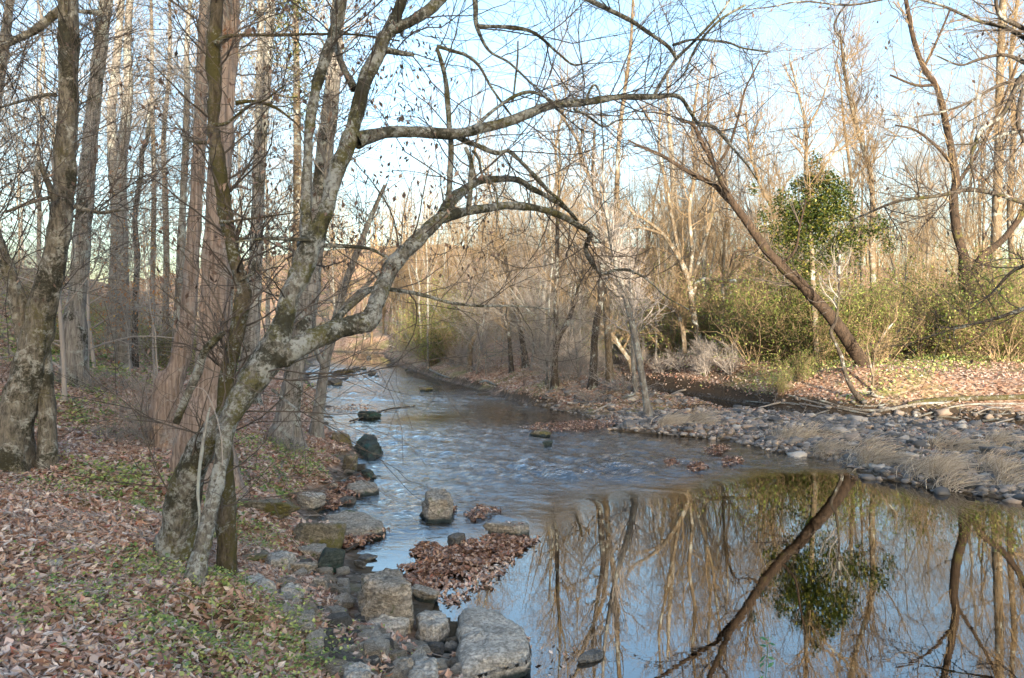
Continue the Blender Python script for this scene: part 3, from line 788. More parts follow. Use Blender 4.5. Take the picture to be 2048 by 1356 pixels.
# ------------------------------------------------------------------ the measured trees across the stream
def ptree(name, lab, stems, D, seed, mt=M_tan, tw=M_twigt, nt=(40, 260, 520), limbs=(), trange=(.3, 1), tl=((.8, 2.4), (.4, 1.2), (.2, .6)), twr=.005, sides=10, D2=None, up=.12, leaves=None, extra=None, rcap=.02):
    st = [pixpath(s, D, D if D2 is None else D2, k == 0) for k, s in enumerate(stems)]
    lb = [pixpath(s, D if D2 is None else (D + D2) / 2, D2) for s in limbs]
    return pix_tree(name, lab, mt, st, seed, lb, tw, nt, tl, sides, .08, .25, (.3, .4), trange, leaves, up=up, rcap=rcap, twr=twr, extra=extra)

def base_at(px, py):
    return float(hit(px, py)[1])

ptree("slanting_tree", "dark trunk slanting up left from the sunlit mound on the far bank", [
    [(1755, 775, 34), (1728, 730, 29), (1702, 690, 26), (1677, 653, 25), (1647, 616, 23), (1625, 594, 22), (1595, 560, 21), (1573, 543, 20), (1548, 516, 18), (1529, 495, 18), (1507, 462, 17), (1485, 432, 16), (1462, 400, 14), (1444, 363, 12), (1424, 320, 10), (1402, 282, 9), (1386, 250, 7), (1353, 236, 5)]],
    22.2, 41, M_lean, M_twigd, (60, 330, 600), [
    [(1470, 412, 11), (1450, 394, 10), (1427, 369, 10), (1383, 347, 9), (1327, 313, 7), (1280, 292, 5), (1255, 280, 3)],
    [(1560, 530, 7), (1590, 500, 5), (1600, 450, 4), (1612, 400, 3)],
    [(1430, 335, 7), (1455, 300, 6), (1475, 240, 5), (1490, 180, 4), (1520, 120, 3)],
    [(1520, 485, 6), (1500, 500, 5), (1470, 505, 4), (1455, 550, 3)]], (.35, 1), ((.7, 2.2), (.4, 1.1), (.2, .6)), .0045, 12, 20.3)
ptree("forked_tree", "large forked tree with dark base among green shrubs at the right edge", [
    [(1948, 690, 30), (1944, 640, 26), (1938, 600, 25), (1931, 566, 24), (1927, 511, 18), (1914, 466, 17), (1907, 400, 16), (1912, 360, 15), (1906, 320, 14), (1894, 258, 13), (1876, 180, 11), (1850, 140, 10), (1828, 81, 9), (1812, 0, 8), (1800, -80, 5)],
    [(1936, 590, 20), (1944, 560, 17), (1964, 514, 15), (2001, 484, 13), (2031, 448, 12), (2050, 415, 12), (2075, 350, 10), (2090, 270, 8), (2100, 150, 6)]],
    26.5, 42, M_lean, M_twigt, (90, 600, 1100), [
    [(1912, 372, 9), (1940, 330, 7), (1975, 270, 6), (2010, 190, 5), (2040, 110, 4)], [(1906, 330, 8), (1870, 290, 6), (1830, 260, 5), (1790, 250, 3)],
    [(1870, 170, 7), (1830, 170, 5), (1780, 150, 4)], [(1845, 140, 6), (1870, 90, 5), (1900, 20, 4)]], (.3, 1))
ptree("forked_tree", "golden tree with several rising stems on the far bank, mossy limb reaching right", [
    [(1412, 715, 14), (1402, 685, 12), (1392, 655, 12), (1384, 606, 12), (1378, 565, 11), (1362, 522, 10), (1345, 495, 9), (1324, 466, 7), (1290, 440, 6), (1262, 425, 5)],
    [(1378, 565, 9), (1384, 500, 8), (1378, 420, 8), (1390, 340, 7), (1385, 260, 6), (1395, 170, 5)],
    [(1362, 522, 8), (1345, 440, 7), (1330, 360, 6), (1318, 290, 5), (1322, 210, 4)],
    [(1380, 575, 8), (1405, 500, 7), (1425, 420, 6), (1436, 330, 5), (1450, 230, 4)]],
    29, 43, M_tan, M_twigt, (90, 600, 1100), [
    [(1384, 590, 9), (1400, 560, 8), (1450, 562, 8), (1500, 562, 8), (1540, 568, 7), (1580, 580, 6)], [(1405, 690, 7), (1385, 664, 6), (1366, 664, 5)],
    [(1330, 470, 6), (1280, 455, 5), (1240, 460, 4), (1200, 450, 3)]], (.25, 1))
ptree("slender_tree", "arching golden-edged sapling on the far bank beside the forked golden tree", [[(1368, 718, 11), (1368, 680, 10), (1362, 645, 10), (1353, 625, 9), (1335, 612, 7), (1317, 603, 6), (1280, 590, 4)]], 29, 44)
ptree("sycamore_tree", "pale white-barked double trunk far back in the wood right of centre", [[(1340, 660, 18), (1340, 600, 16), (1345, 530, 15), (1348, 440, 13), (1345, 340, 11), (1338, 240, 8), (1335, 150, 5)], [(1332, 650, 10), (1333, 580, 9), (1330, 480, 8), (1322, 380, 6)]], 44, 45, M_white, M_twigt, (60, 420, 900), (), (.3, 1), ((1.2, 4), (.7, 2), (.4, 1.0)), .008)
ptree("slender_tree", "very thin straight pale sapling standing alone left of the slanting dark trunk", [[(1445, 715, 7), (1446, 640, 6), (1446, 560, 6), (1449, 470, 5), (1455, 400, 4), (1452, 320, 3)]], 30, 46, M_tan, M_twigt, (30, 160, 300))
ptree("slender_tree", "thin pale forked sapling just behind the slanting dark trunk's midpoint", [[(1521, 680, 8), (1521, 610, 7), (1522, 560, 7), (1518, 500, 5), (1516, 430, 3)], [(1522, 560, 5), (1528, 520, 4), (1526, 470, 3)]], 31, 47, M_tan, M_twigt, (30, 160, 300))
# island trees
isl = [
    ("straight leaning grey tree at the tip of the island by the gravel", [[(1297, 833, 17), (1292, 800, 13), (1287, 769, 13), (1272, 684, 13), (1260, 629, 12), (1243, 566, 11), (1230, 518, 10), (1216, 445, 8), (1208, 380, 6), (1204, 300, 4)]], M_greyt),
    ("thin straight stem close left of the island tip's leaning grey tree", [[(1271, 785, 9), (1266, 724, 7), (1266, 660, 6), (1262, 590, 5), (1258, 500, 3)]], M_greyt),
    ("tall brown double-stemmed tree at the island's middle, golden above", [[(1220, 762, 15), (1216, 676, 13), (1213, 621, 13), (1217, 547, 12), (1227, 480, 11), (1233, 400, 10), (1237, 295, 9), (1246, 206, 8), (1261, 92, 6), (1266, 0, 5), (1270, -60, 3)],
        [(1217, 560, 10), (1210, 445, 9), (1198, 398, 8), (1169, 332, 7), (1154, 280, 6), (1128, 236, 5), (1100, 160, 3)]], M_tan),
    ("stout dark stem left of the double-stemmed island tree, curving right", [[(1185, 775, 17), (1187, 732, 15), (1191, 658, 14), (1200, 606, 13), (1204, 551, 12), (1206, 500, 10), (1195, 430, 8), (1185, 350, 6), (1190, 260, 4)]], M_dark),
    ("dark upright stem with a thick branch forking right on the brushy island", [[(1109, 775, 15), (1110, 720, 12), (1112, 684, 11), (1112, 606, 9), (1114, 529, 8), (1115, 440, 7), (1120, 340, 5), (1116, 250, 3)], [(1108, 720, 11), (1118, 675, 10), (1136, 643, 9), (1146, 615, 8), (1154, 585, 6), (1165, 540, 4)]], M_dark),
    ("grey upright stem left of the right-forking island tree", [[(1084, 730, 12), (1084, 690, 11), (1084, 640, 10), (1090, 558, 8), (1095, 500, 7), (1101, 430, 5), (1098, 330, 3)]], M_greyt),
    ("dark slightly bent stem at the left part of the brushy island", [[(1052, 735, 13), (1046, 690, 11), (1040, 655, 10), (1029, 606, 9), (1016, 550, 8), (1005, 480, 6), (985, 400, 4), (960, 310, 3)]], M_dark),
    ("thin dark leaning stem furthest left on the brushy island", [[(1023, 745, 9), (1018, 676, 8), (1004, 614, 7), (1000, 584, 6), (1004, 530, 4), (1000, 450, 3)]], M_dark),
    ("mossy golden stem curving down to the back channel", [[(1265, 745, 9), (1258, 720, 9), (1240, 694, 9), (1225, 670, 8), (1205, 650, 6), (1185, 620, 4)]], M_tan),
    ("low stem leaning left above the green brush at the bend", [[(940, 700, 11), (948, 675, 10), (970, 640, 8), (985, 600, 7), (985, 560, 5), (1000, 500, 3)]], M_tan),
]
for i, (lab, st, mt) in enumerate(isl):
    st = [np.array(s, float) for s in st]
    D = base_at(st[0][0, 0], st[0][0, 1])
    D = min(max(D, 17), 33)
    ptree("island_tree", lab, [s.tolist() for s in st], D, 60 + i, mt, M_twigp if mt is M_greyt else M_twigt, (34, 220, 420), (), (.3, 1), ((.6, 2.0), (.4, 1.0), (.2, .5)), .0045, 10)

# the curved sapling with bare roots on the far shore
def root_extra(r, o, rng):
    g = Geo()
    for k in range(6):
        a = rng.uniform(0, 2 * PI)
        s = np.array([o + [0, 0, .15]] + [o + [math.cos(a) * d, math.sin(a) * d, .12 - .22 * d] for d in (.15, .35, .6)])
        p = spline(np.hstack([s, np.array([[.05], [.04], [.03], [.015]])]), per=5)
        tubes(g, p[None, :, :3], p[None, :, 3], 7, .15, .08)
    link("root_crown", g.mesh("root_crown", M_greyt, o), r)
ptree("curved_sapling", "curved grey sapling with exposed roots on the driftwood under the slanting trunk", [[(1742, 818, 13), (1722, 800, 11), (1704, 778, 9), (1690, 745, 8), (1682, 712, 8), (1673, 690, 7), (1662, 664, 7), (1672, 640, 6), (1677, 600, 5), (1678, 545, 5), (1680, 500, 4)]], 20.3, 80, M_dark, M_twig, (14, 60, 80), (), (.6, 1), ((.5, 1.5), (.3, .8), (.2, .4)), .0035, extra=root_extra)
ptree("young_sapling", "small pale upright sapling in front of the slanting trunk's foot", [[(1744, 808, 6), (1746, 760, 5), (1749, 710, 4), (1760, 680, 4), (1790, 640, 3)], [(1745, 750, 5), (1738, 715, 4), (1733, 690, 3)]], 20.6, 81, M_tan, M_twigt, (20, 90, 0), (), (.4, 1), ((.4, 1.2), (.3, .6), (.2, .4)), .0035)

# ivy-clad tree
def ivy_extra(r, o, rng):
    D = 24.0
    g = Geo(); pts = []
    clumps = [(1640, 352, 30, 18, 420), (1610, 372, 24, 22, 380), (1660, 378, 34, 26, 650), (1625, 405, 46, 30, 1100), (1680, 412, 26, 30, 450), (1588, 425, 34, 24, 520), (1640, 440, 58, 32, 1500), (1575, 462, 30, 26, 420),
              (1612, 478, 48, 30, 1100), (1668, 480, 36, 30, 700), (1705, 462, 26, 22, 260), (1735, 455, 22, 26, 220), (1752, 490, 16, 24, 120), (1560, 500, 22, 22, 200), (1600, 515, 34, 26, 450), (1650, 515, 26, 28, 350), (1545, 440, 14, 22, 90), (1618, 548, 18, 26, 220), (1702, 500, 16, 30, 130), (1622, 600, 14, 34, 160), (1530, 372, 9, 16, 50), (1630, 325, 14, 20, 120), (1575, 395, 16, 18, 120)]
    for cx, cy, w, h, n in clumps:
        c = P(1630 + (cx - 1630) * 1.22, cy, D)
        q = rng.normal(size=(n, 3)); q /= np.linalg.norm(q, axis=1, keepdims=True)
        q *= rng.uniform(.1, 1, (n, 1)) ** .5
        sub = rng.normal(0, .22, (9, 3))
        q = q + sub[rng.integers(0, 9, n)] * .9
        pts.append(c + q * [w / F * D, w / F * D * .9, h / F * D])
    pts = np.concatenate(pts)
    pts = pts[noise3(pts / .24) + .6 * noise3(pts / .1) > -.6]; pts = np.concatenate([pts, pts[rng.integers(0, len(pts), len(pts))] + rng.normal(0, .07, pts.shape)]); leaf_geo(g, pts, rng, (.05, .105), .7, (.6, .95))
    link("ivy", g.mesh("ivy", M_ivy, o), r)
ptree("ivy_tree", "bare tree smothered by a dense dark green ivy clump, above the slanting trunk", [
    [(1633, 720, 12), (1630, 640, 11), (1625, 560, 11), (1622, 480, 10), (1616, 400, 9), (1612, 330, 8), (1612, 260, 7), (1600, 200, 5), (1580, 120, 3)],
    [(1616, 400, 6), (1650, 330, 5), (1690, 290, 4), (1720, 260, 3)], [(1612, 260, 5), (1640, 210, 4), (1660, 150, 3)]], 24.0, 82, M_tan, M_twigt, (50, 320, 600), (), (.5, 1), extra=ivy_extra)
more_right = [
    ("tall grey-gold tree just right of the ivy clump, kinked near its top", [[(1752, 690, 13), (1748, 600, 12), (1744, 500, 11), (1745, 400, 10), (1740, 340, 10), (1722, 280, 9), (1705, 220, 8), (1690, 150, 6), (1680, 60, 4)]], 30, M_tan),
    ("tall golden trunk second from the right edge behind the forked tree", [[(1993, 690, 20), (1990, 560, 19), (1994, 420, 18), (1998, 280, 16), (2000, 140, 14), (2006, 0, 12), (2010, -100, 8)]], 33, M_tan),
    ("golden trunk with fine rising limbs beside the picture's upper right corner", [[(2030, 700, 13), (2026, 560, 12), (2020, 400, 11), (2028, 250, 10), (2022, 120, 8), (2035, 0, 6), (2040, -60, 4)]], 36, M_tan),
    ("thin golden tree with forked top left of the ivy clump", [[(1580, 690, 9), (1566, 600, 8), (1545, 500, 8), (1548, 430, 7), (1520, 370, 6), (1500, 300, 5), (1490, 220, 3)]], 32, M_tan),
    ("tall thin golden tree between the golden forked tree and the slanting trunk", [[(1406, 690, 11), (1410, 600, 10), (1408, 500, 9), (1412, 400, 8), (1420, 300, 6), (1416, 200, 5), (1425, 120, 3)]], 38, M_greyt),
]
for i, (lab, st, D, mt) in enumerate(more_right):
    ptree("tall_tree", lab, st, D, 90 + i, mt, M_twigt, (70, 520, 1100), (), (.3, 1), ((1.2, 3.6), (.6, 1.6), (.3, .8)), .0065)

# the near tree whose dark boughs reach in from the right
rt = [(2210, 880, 46), (2200, 700, 40), (2180, 500, 36), (2165, 350, 32), (2140, 220, 28), (2110, 150, 22), (2080, 90, 16), (2060, 0, 10)]
ptree("overhanging_tree", "dark near tree beyond the right edge whose boughs arch into the picture", [rt], 11.5, 99, M_dark, M_twigd, (170, 900, 1300), [
    [(2150, 140, 22), (2085, 130, 17), (2048, 150, 14), (2027, 186, 11), (2005, 229, 9), (1964, 258, 8), (1949, 291, 7), (1942, 324, 5), (1949, 370, 3), (1945, 430, 2)],
    [(2085, 130, 12), (2048, 153, 8), (1990, 174, 6), (1935, 206, 5), (1879, 225, 4), (1820, 235, 3), (1769, 240, 2)],
    [(2165, 420, 18), (2100, 415, 13), (2048, 405, 10), (1990, 387, 9), (1935, 380, 8), (1879, 391, 7), (1798, 402, 6), (1732, 428, 4), (1702, 440, 3)],
    [(2140, 220, 16), (2090, 215, 12), (2052, 170, 9), (2036, 240, 8), (2048, 285, 5)],
    [(2150, 250, 14), (2080, 260, 9), (2020, 265, 6), (1960, 285, 4), (1900, 290, 3)],
    [(2110, 120, 14), (2050, 60, 10), (2000, 30, 8), (1990, -20, 6)],
    [(2060, 130, 10), (2010, 110, 7), (1960, 118, 6), (1920, 130, 4), (1870, 110, 3)],
    [(2100, 110, 12), (2020, 60, 8), (1950, 40, 6), (1880, 10, 5), (1800, -5, 4), (1700, 10, 4), (1605, 3, 3), (1540, 14, 3), (1480, 20, 2)],
    [(1690, 12, 4), (1677, 30, 4), (1669, 56, 4), (1688, 86, 3.5), (1691, 122, 3), (1713, 172, 2)],
    [(2180, 560, 18), (2110, 590, 12), (2040, 620, 8), (1980, 640, 6), (1900, 660, 4), (1840, 680, 2)],
    [(2170, 540, 16), (2100, 520, 10), (2030, 540, 7), (1980, 590, 4), (1940, 620, 2)]],
    (.3, 1), ((.5, 1.6), (.3, .9), (.15, .45)), .003, 12, 10.6, .0, (M_deadl, 260, (.05, .09), "dead_leaves", None), rcap=.010)

# ------------------------------------------------------------------ the woods behind, tree by tree
rng = np.random.default_rng(77)
left_kinds = [gen_tree(200 + i, H, r, m, M_twig, (15, 90, 420, 1000), f, (.12, .26), (.6, 1.2), .08, .02, .0045) for i, (H, r, m, f) in
              enumerate([(17, .12, M_greyt, .25), (15, .085, M_greyt, .2), (18, .14, M_ridged, .35), (14, .07, M_tan, .18)])]
right_kinds = [gen_tree(300 + i, H, r, m, M_twigt, (15, 110, 620, 1900), f, (.2, .36), (.35, .8), .12, .035, .0042, k) for i, (H, r, m, f, k) in
               enumerate([(14, .13, M_tan, .2, 1), (12, .10, M_tan, .15, 1), (16, .16, M_tan, .28, 0), (11, .08, M_greyt, .15, 1), (15, .12, M_greyt, .25, 0), (9, .06, M_tan, .12, 1)])]
pole_kinds = [gen_tree(450 + i, H, r, m, M_twigt, (12, 60, 240, 420), .3, (.10, .2), (.3, .7), .1, .03, .0045, 0, (.3, .8)) for i, (H, r, m) in enumerate([(9, .045, M_tan), (7, .035, M_greyt), (10.5, .055, M_greyt)])]
sap_kinds = [gen_tree(400 + i, H, r, M_twigp if i % 2 else M_greyt, M_twig if i < 2 else M_twigp, (16, 90, 280, 420), .12, (.22, .42), (.8, 1.4), .03, .05, .0032, 0, (.25, .7)) for i, (H, r) in
             enumerate([(5.5, .035), (4.2, .03), (3.4, .022), (6.5, .045)])]
def with_leaves(kind, seed, mat, n, size):
    r_ = np.random.default_rng(seed); T = kind[2]
    g = Geo(); leaf_geo(g, T[r_.integers(0, len(T), n)] + r_.normal(0, .04, (n, 3)), r_, size, hang=True)
    return g.mesh("dead_leaves", mat)
beech = [with_leaves(sap_kinds[k], 410 + k, M_deadl if k != 1 else M_orange, 420, (.05, .09)) for k in range(4)]

taken = []
def spot(pxr, Dr, gap, tries=200):
    for _ in range(tries):
        px = rng.uniform(*pxr); D = math.sqrt(rng.uniform(Dr[0] ** 2, Dr[1] ** 2))
        x = (px - CX) / F * D; z = gz(x, D)
        if z < .25: continue
        if all((x - a) ** 2 + (D - b) ** 2 > gap ** 2 for a, b in taken):
            taken.append((x, D)); return x, D, z
    return None
def scatter(n, pxr, Dr, gap, kinds, name, labels, group, sc=(.8, 1.15), extra=None, cat="tree", sink=.05):
    for i in range(n):
        s = spot(pxr, Dr, gap)
        if s is None: continue
        k = int(rng.integers(len(kinds))); kd = kinds[k]; f = rng.uniform(*sc)
        parts = [("trunk", kd[0]), ("crown", kd[1])]
        if extra and rng.random() < extra[1]: parts.append(("dead_leaves", extra[0][k]))
        place(name, parts, (s[0], s[1], s[2] - sink), labels[k % len(labels)], cat, group, (rng.normal(0, .03), rng.normal(0, .03), rng.uniform(0, 6.28)), (f, f, f * rng.uniform(.92, 1.1)))
scatter(15, (-120, 640), (21, 52), 2.0, left_kinds, "tall_tree", ["tall bare grey tree among many in the shaded wood up the left slope", "slim bare grey tree among many in the shaded wood up the left slope",
        "stout bare ridged tree among many in the shaded wood up the left slope", "thin bare tan tree among many in the shaded wood up the left slope"], "bare trees in the wood up the left slope")
scatter(6, (-60, 620), (52, 80), 2.5, left_kinds, "tall_tree", ["far bare tree against the sky at the crest of the left slope"], "far bare trees along the crest of the left slope", (.9, 1.3))
scatter(11, (-80, 560), (12, 24), 1.0, sap_kinds, "understory_sapling", ["leggy grey sapling with level twigs under the tall trees on the left bank", "beech sapling with orange leaves under the tall trees on the left bank",
        "small pale twiggy sapling under the tall trees on the left bank", "tall pale twiggy sapling under the tall trees on the left bank"], "understory saplings on the left bank", (.7, 1.1), (beech, .75), "sapling")
scatter(12, (560, 1010), (40, 78), 2.2, right_kinds, "bare_tree", ["slim golden bare tree standing in the wood beyond the stream's bend"], "bare trees beyond the stream's bend", (.75, 1.05))
scatter(16, (980, 1480), (33, 66), 2.0, right_kinds, "bare_tree", ["golden bare tree in the middle wood behind the island"], "bare trees in the middle wood behind the island", (.75, 1.05))
scatter(15, (1440, 2130), (31, 66), 2.0, right_kinds, "bare_tree", ["golden bare tree in the sunny wood behind the green shrubs on the right"], "bare trees behind the green shrubs on the right", (.85, 1.2))
scatter(16, (860, 1300), (21, 40), 1.0, sap_kinds[:3], "island_sapling", ["thin grey sapling in the brush of the island"], "saplings in the brush of the island", (.8, 1.3), None, "sapling")

scatter(22, (1010, 1560), (30, 50), .8, pole_kinds, "pole_sapling", ["thin upright golden sapling in the thicket of poles behind the back channel", "thin upright grey sapling in the thicket of poles behind the back channel",
        "taller thin grey sapling in the thicket of poles behind the back channel"], "pole-thin saplings behind the back channel", (.7, 1.15), None, "sapling")
scatter(14, (640, 1010), (36, 60), 1.0, pole_kinds, "pole_sapling", ["thin upright golden sapling near the stream's bend", "thin upright grey sapling near the stream's bend", "taller thin grey sapling near the stream's bend"], "pole-thin saplings near the stream's bend", (.7, 1.15), None, "sapling")
scatter(12, (1560, 2060), (27, 42), .9, pole_kinds, "pole_sapling", ["thin upright golden sapling among the right-hand green shrubs", "thin upright grey sapling among the right-hand green shrubs", "taller thin grey sapling among the right-hand green shrubs"], "pole-thin saplings among the right-hand green shrubs", (.6, 1.0), None, "sapling")

# ------------------------------------------------------------------ brush and green shrubs
bush_kinds = [gen_bush(500 + i, H, W, n, mt, tw) for i, (H, W, n, mt, tw) in enumerate([(1.0, .9, (120, 420), M_twigp, .0045), (.8, 1.1, (130, 450), M_twig, .0045), (1.4, .8, (110, 360), M_twigp, .005)])]
def bushes(n, pxr, Dr, gap, label, group, sc=(.7, 1.2), name="bare_bush"):
    for i in range(n):
        s = spot(pxr, Dr, gap)
        if s is None: continue
        kd = bush_kinds[int(rng.integers(3))]; f = rng.uniform(*sc)
        place(name, [("stem", kd[0]), ("twigs", kd[1])], (s[0], s[1], s[2] - .03), label, "bush", group, (0, 0, rng.uniform(0, 6.28)), (f, f, f))
for px, D, lab in ((318, 15.5, "beech sapling still holding bright orange leaves left of the slimmer cedar"), (262, 19, "beech sapling with orange-brown leaves under the wavy pale trunk")):
    x = P(px, 0, D)[0]; m_ = with_leaves(sap_kinds[1], 430 + px, M_orange, 700, (.06, .10))
    place("beech_sapling", [("trunk", sap_kinds[1][0]), ("crown", sap_kinds[1][1]), ("dead_leaves", m_)], (x, D, gz(x, D) - .05), lab, "sapling", None, (0, 0, px * .1), (.75, .75, .7))
taken = []
bushes(34, (840, 1290), (21, 42), .7, "tangled bare grey bush in the brush on the island", "bare bushes on the island")
bushes(16, (690, 900), (38, 62), 1.2, "tangled bare grey bush overhanging the water at the bend", "bare bushes at the bend", (1.0, 1.6))
bushes(12, (1310, 1560), (24, 30), .6, "tangled bare bush on the shaded cut bank of the back channel", "bare bushes on the cut bank", (.6, 1.0))
bushes(6, (120, 620), (10.5, 16), .6, "wispy bare twig tangle in the leaf litter of the left bank", "bare twig tangles on the left bank", (.4, .8))

shrub_kinds = []
for i, (H, W, n) in enumerate([(2.6, 1.7, 2600), (1.9, 1.5, 2200), (3.4, 1.6, 2800), (1.4, 1.2, 1600), (2.4, 1.4, 3200), (3.0, 1.2, 3000)]):
    st, tw, tips = gen_bush(520 + i, H, W, (130, 420), M_twigt, .006, .1, 16)
    r_ = np.random.default_rng(530 + i)
    g = Geo()
    pts = tips[r_.integers(0, len(tips), n)] + r_.normal(0, .09, (n, 3))
    pts = pts[pts[:, 2] > .02]
    leaf_geo(g, pts, r_, (.05, .10), .6, (.4, .65))
    shrub_kinds.append((st, tw, g.mesh("leaves", M_holly if i >= 4 else M_privet)))
def shrubs(n, pxr, Dr, gap, label, group, sc=(.8, 1.3)):
    for i in range(n):
        s = spot(pxr, Dr, gap)
        if s is None: continue
        ki = int(rng.integers(7)); ki = ki if ki < 6 else 0
        kd = shrub_kinds[ki]; f = rng.uniform(*sc)
        place("green_shrub", [("stem", kd[0]), ("twigs", kd[1]), ("foliage", kd[2])], (s[0], s[1], s[2] - .03), label if ki < 4 else label.replace("yellow-green", "dark green").replace("green leafy", "dark green"), "shrub", group, (0, 0, rng.uniform(0, 6.28)), (f, f, f))
taken = [(10.6, 22.0), (10.2, 21.5), (11.5, 22.2), (9.8, 22.4)]
shrubs(56, (1490, 2120), (24, 34), .9, "yellow-green leafy shrub in the sunlit thicket along the far bank on the right", "green shrubs along the far bank", (.8, 1.3))
shrubs(30, (1290, 1580), (31, 43), 1.0, "yellow-green leafy shrub in the sunlit thicket behind the cut bank", "green shrubs behind the cut bank")
shrubs(28, (780, 1300), (36, 52), 1.3, "yellow-green leafy shrub in the hazy undergrowth behind the island", "green shrubs behind the island")
shrubs(26, (-100, 480), (17, 36), 1.2, "green leafy shrub in the undergrowth of the left wood", "green shrubs in the left wood", (.3, .6))
for (px, py, f, lab) in [(1560, 790, .35, "grey-green shrub hanging over the cut bank's right end"), (1600, 765, .45, "yellow-green shrub on the lip of the bank left of the slanting trunk"), (905, 715, .8, "low dark green shrub on the island's brushy left end")]:
    h = hit(px, py); kd = shrub_kinds[1]
    place("green_shrub", [("stem", kd[0]), ("twigs", kd[1]), ("foliage", kd[2])], h, lab, "shrub", None, (0, 0, rng.uniform(0, 6)), (f, f, f))

# pine far back on the left
g = Geo(); tr = Geo()
p = np.array([[0, 0, -.2, .22], [.1, 0, 8, .17], [0, .1, 16, .1], [.1, 0, 22, .03]])
ps = spline(p, per=6); tubes(tr, ps[None, :, :3], ps[None, :, 3], 10, .08, .3, (.3, .4))
r_ = np.random.default_rng(61)
A, a = grow(r_, ps[None, :, :3], ps[None, :, 3], 46, (.45, 1), (1.6, 3.6), (1.0, 1.5), 7, .15, .06, .3, None, .3, .5)
tubes(tr, A, a, 5)
T = A[:, 2:].reshape(-1, 3); T = T[r_.integers(0, len(T), 5200)] + r_.normal(0, .28, (5200, 3))
leaf_geo(g, T, r_, (.16, .3), .7, (.12, .25))
h = (P(590, 700, 30)[0], 30, gz(P(590, 700, 30)[0], 30))
place("pine_tree", [("trunk", tr.mesh("trunk", M_tan)), ("needles", g.mesh("needles", M_pine))], h, "green-needled pine whose crown shows at the top behind the forked grey tree")

# far-off wood on the rise: one mass
r_ = np.random.default_rng(62)
n = 640
fx = r_.uniform(-75, 110, n); fy = r_.uniform(66, 140, n)
keep = (fx > np.interp(fy, XR_Y, XR_X) + 1) & (fx > -40)
fx, fy = fx[keep], fy[keep]; n = len(fx)
fz = ground(fx, fy)
H = r_.uniform(6.5, 10.5, n)
K = 5
s = np.linspace(0, 1, K)[None, :, None]
S = np.stack([fx, fy, fz - .3], 1)[:, None] + s * np.stack([r_.normal(0, .8, n), r_.normal(0, .8, n), H], 1)[:, None]
Sr = r_.uniform(.07, .16, n)[:, None] * np.linspace(1, .2, K)[None]
g = Geo(); tubes(g, S, Sr, 5)
A, a = grow(r_, S, Sr, n * 14, (.15, 1), (1.5, 4.5), (.4, .9), 5, .2, .1, .5, None, .3, .5, rmin=.016)
tubes(g, A, a, 3)
B, b = grow(r_, A, a, n * 30, (.1, 1), (.8, 2.2), (.3, .9), 4, .22, .1, .7, None, .5, .3, rmin=.011)
tubes(g, B, b, 3)
T = np.concatenate([A[:, -1], B[:, -1], B[:, 1]]); T = T[r_.integers(0, len(T), 26000)] + r_.normal(0, .25, (26000, 3))
gl_ = Geo(); leaf_geo(gl_, T, r_, (.16, .34), .8, (.4, .7))
link("far_woods_leaves", gl_.mesh("far_woods_leaves", M_brownl, smooth=False), kind="stuff", label="brown leaves still hanging in the far-off woods")
link("far_woods", g.mesh("far_woods", M_twigt), kind="stuff", label="far-off mass of bare golden trees covering the rise behind the wood")

# ------------------------------------------------------------------ rocks
def rock_mesh(seed, sub=3, planes=11, soft=14, rough=.05, flat=1.0, boxy=False):
    r_ = np.random.default_rng(seed)
    import bmesh
    bm = bmesh.new(); bmesh.ops.create_icosphere(bm, subdivisions=sub, radius=1)
    d = np.array([v.co[:] for v in bm.verts]); f = np.array([[v.index for v in fc.verts] for fc in bm.faces]); bm.free()
    d /= np.linalg.norm(d, axis=1, keepdims=True)
    nn = r_.normal(size=(planes, 3)); nn /= np.linalg.norm(nn, axis=1, keepdims=True)
    nn[:, 2] = np.where(nn[:, 2] < 0, nn[:, 2] * .35, nn[:, 2]); nn = np.vstack([nn, [[0, 0, 1]], -nn[:3] * [1, 1, .3]]); nn += r_.normal(0, .08, nn.shape); nn /= np.linalg.norm(nn, axis=1, keepdims=True)
    o = r_.uniform(.55, .95, len(nn)); o[planes] = .62 * flat
    if boxy:
        bx = np.array([[1, 0, 0], [-1, 0, 0], [0, 1, 0], [0, -1, 0], [0, 0, 1], [0, 0, -1]], float)
        bx[:5] += r_.normal(0, .16, (5, 3)); bx[:4, 2] = r_.uniform(-.05, .25, 4)
        cut = np.array([[a_, b_, c_] for a_ in (-1, 1) for b_ in (-1, 1) for c_ in (-.4, .9)]) + r_.normal(0, .3, (8, 3))
        nn = np.vstack([bx, cut]); nn /= np.linalg.norm(nn, axis=1, keepdims=True)
        o = np.concatenate([r_.uniform(.72, .85, 6), r_.uniform(.88, 1.12, 8)]); soft = 46
    q = np.maximum(d @ nn.T, .02) / o
    rad = 1 / (np.sum(q ** soft, 1) ** (1 / soft))
    v = d * rad[:, None]
    v = v * (1 + rough * (noise3(v * 2.2 + seed) * .8 + np.abs(noise3(v * 4 + seed)) * -.7 + noise3(v * 9 + seed) * .35 + noise3(v * 22 + seed) * .2))[:, None]
    v = (v - (v.max(0) + v.min(0)) / 2) / ((v.max(0) - v.min(0)) / 2)
    return v, f

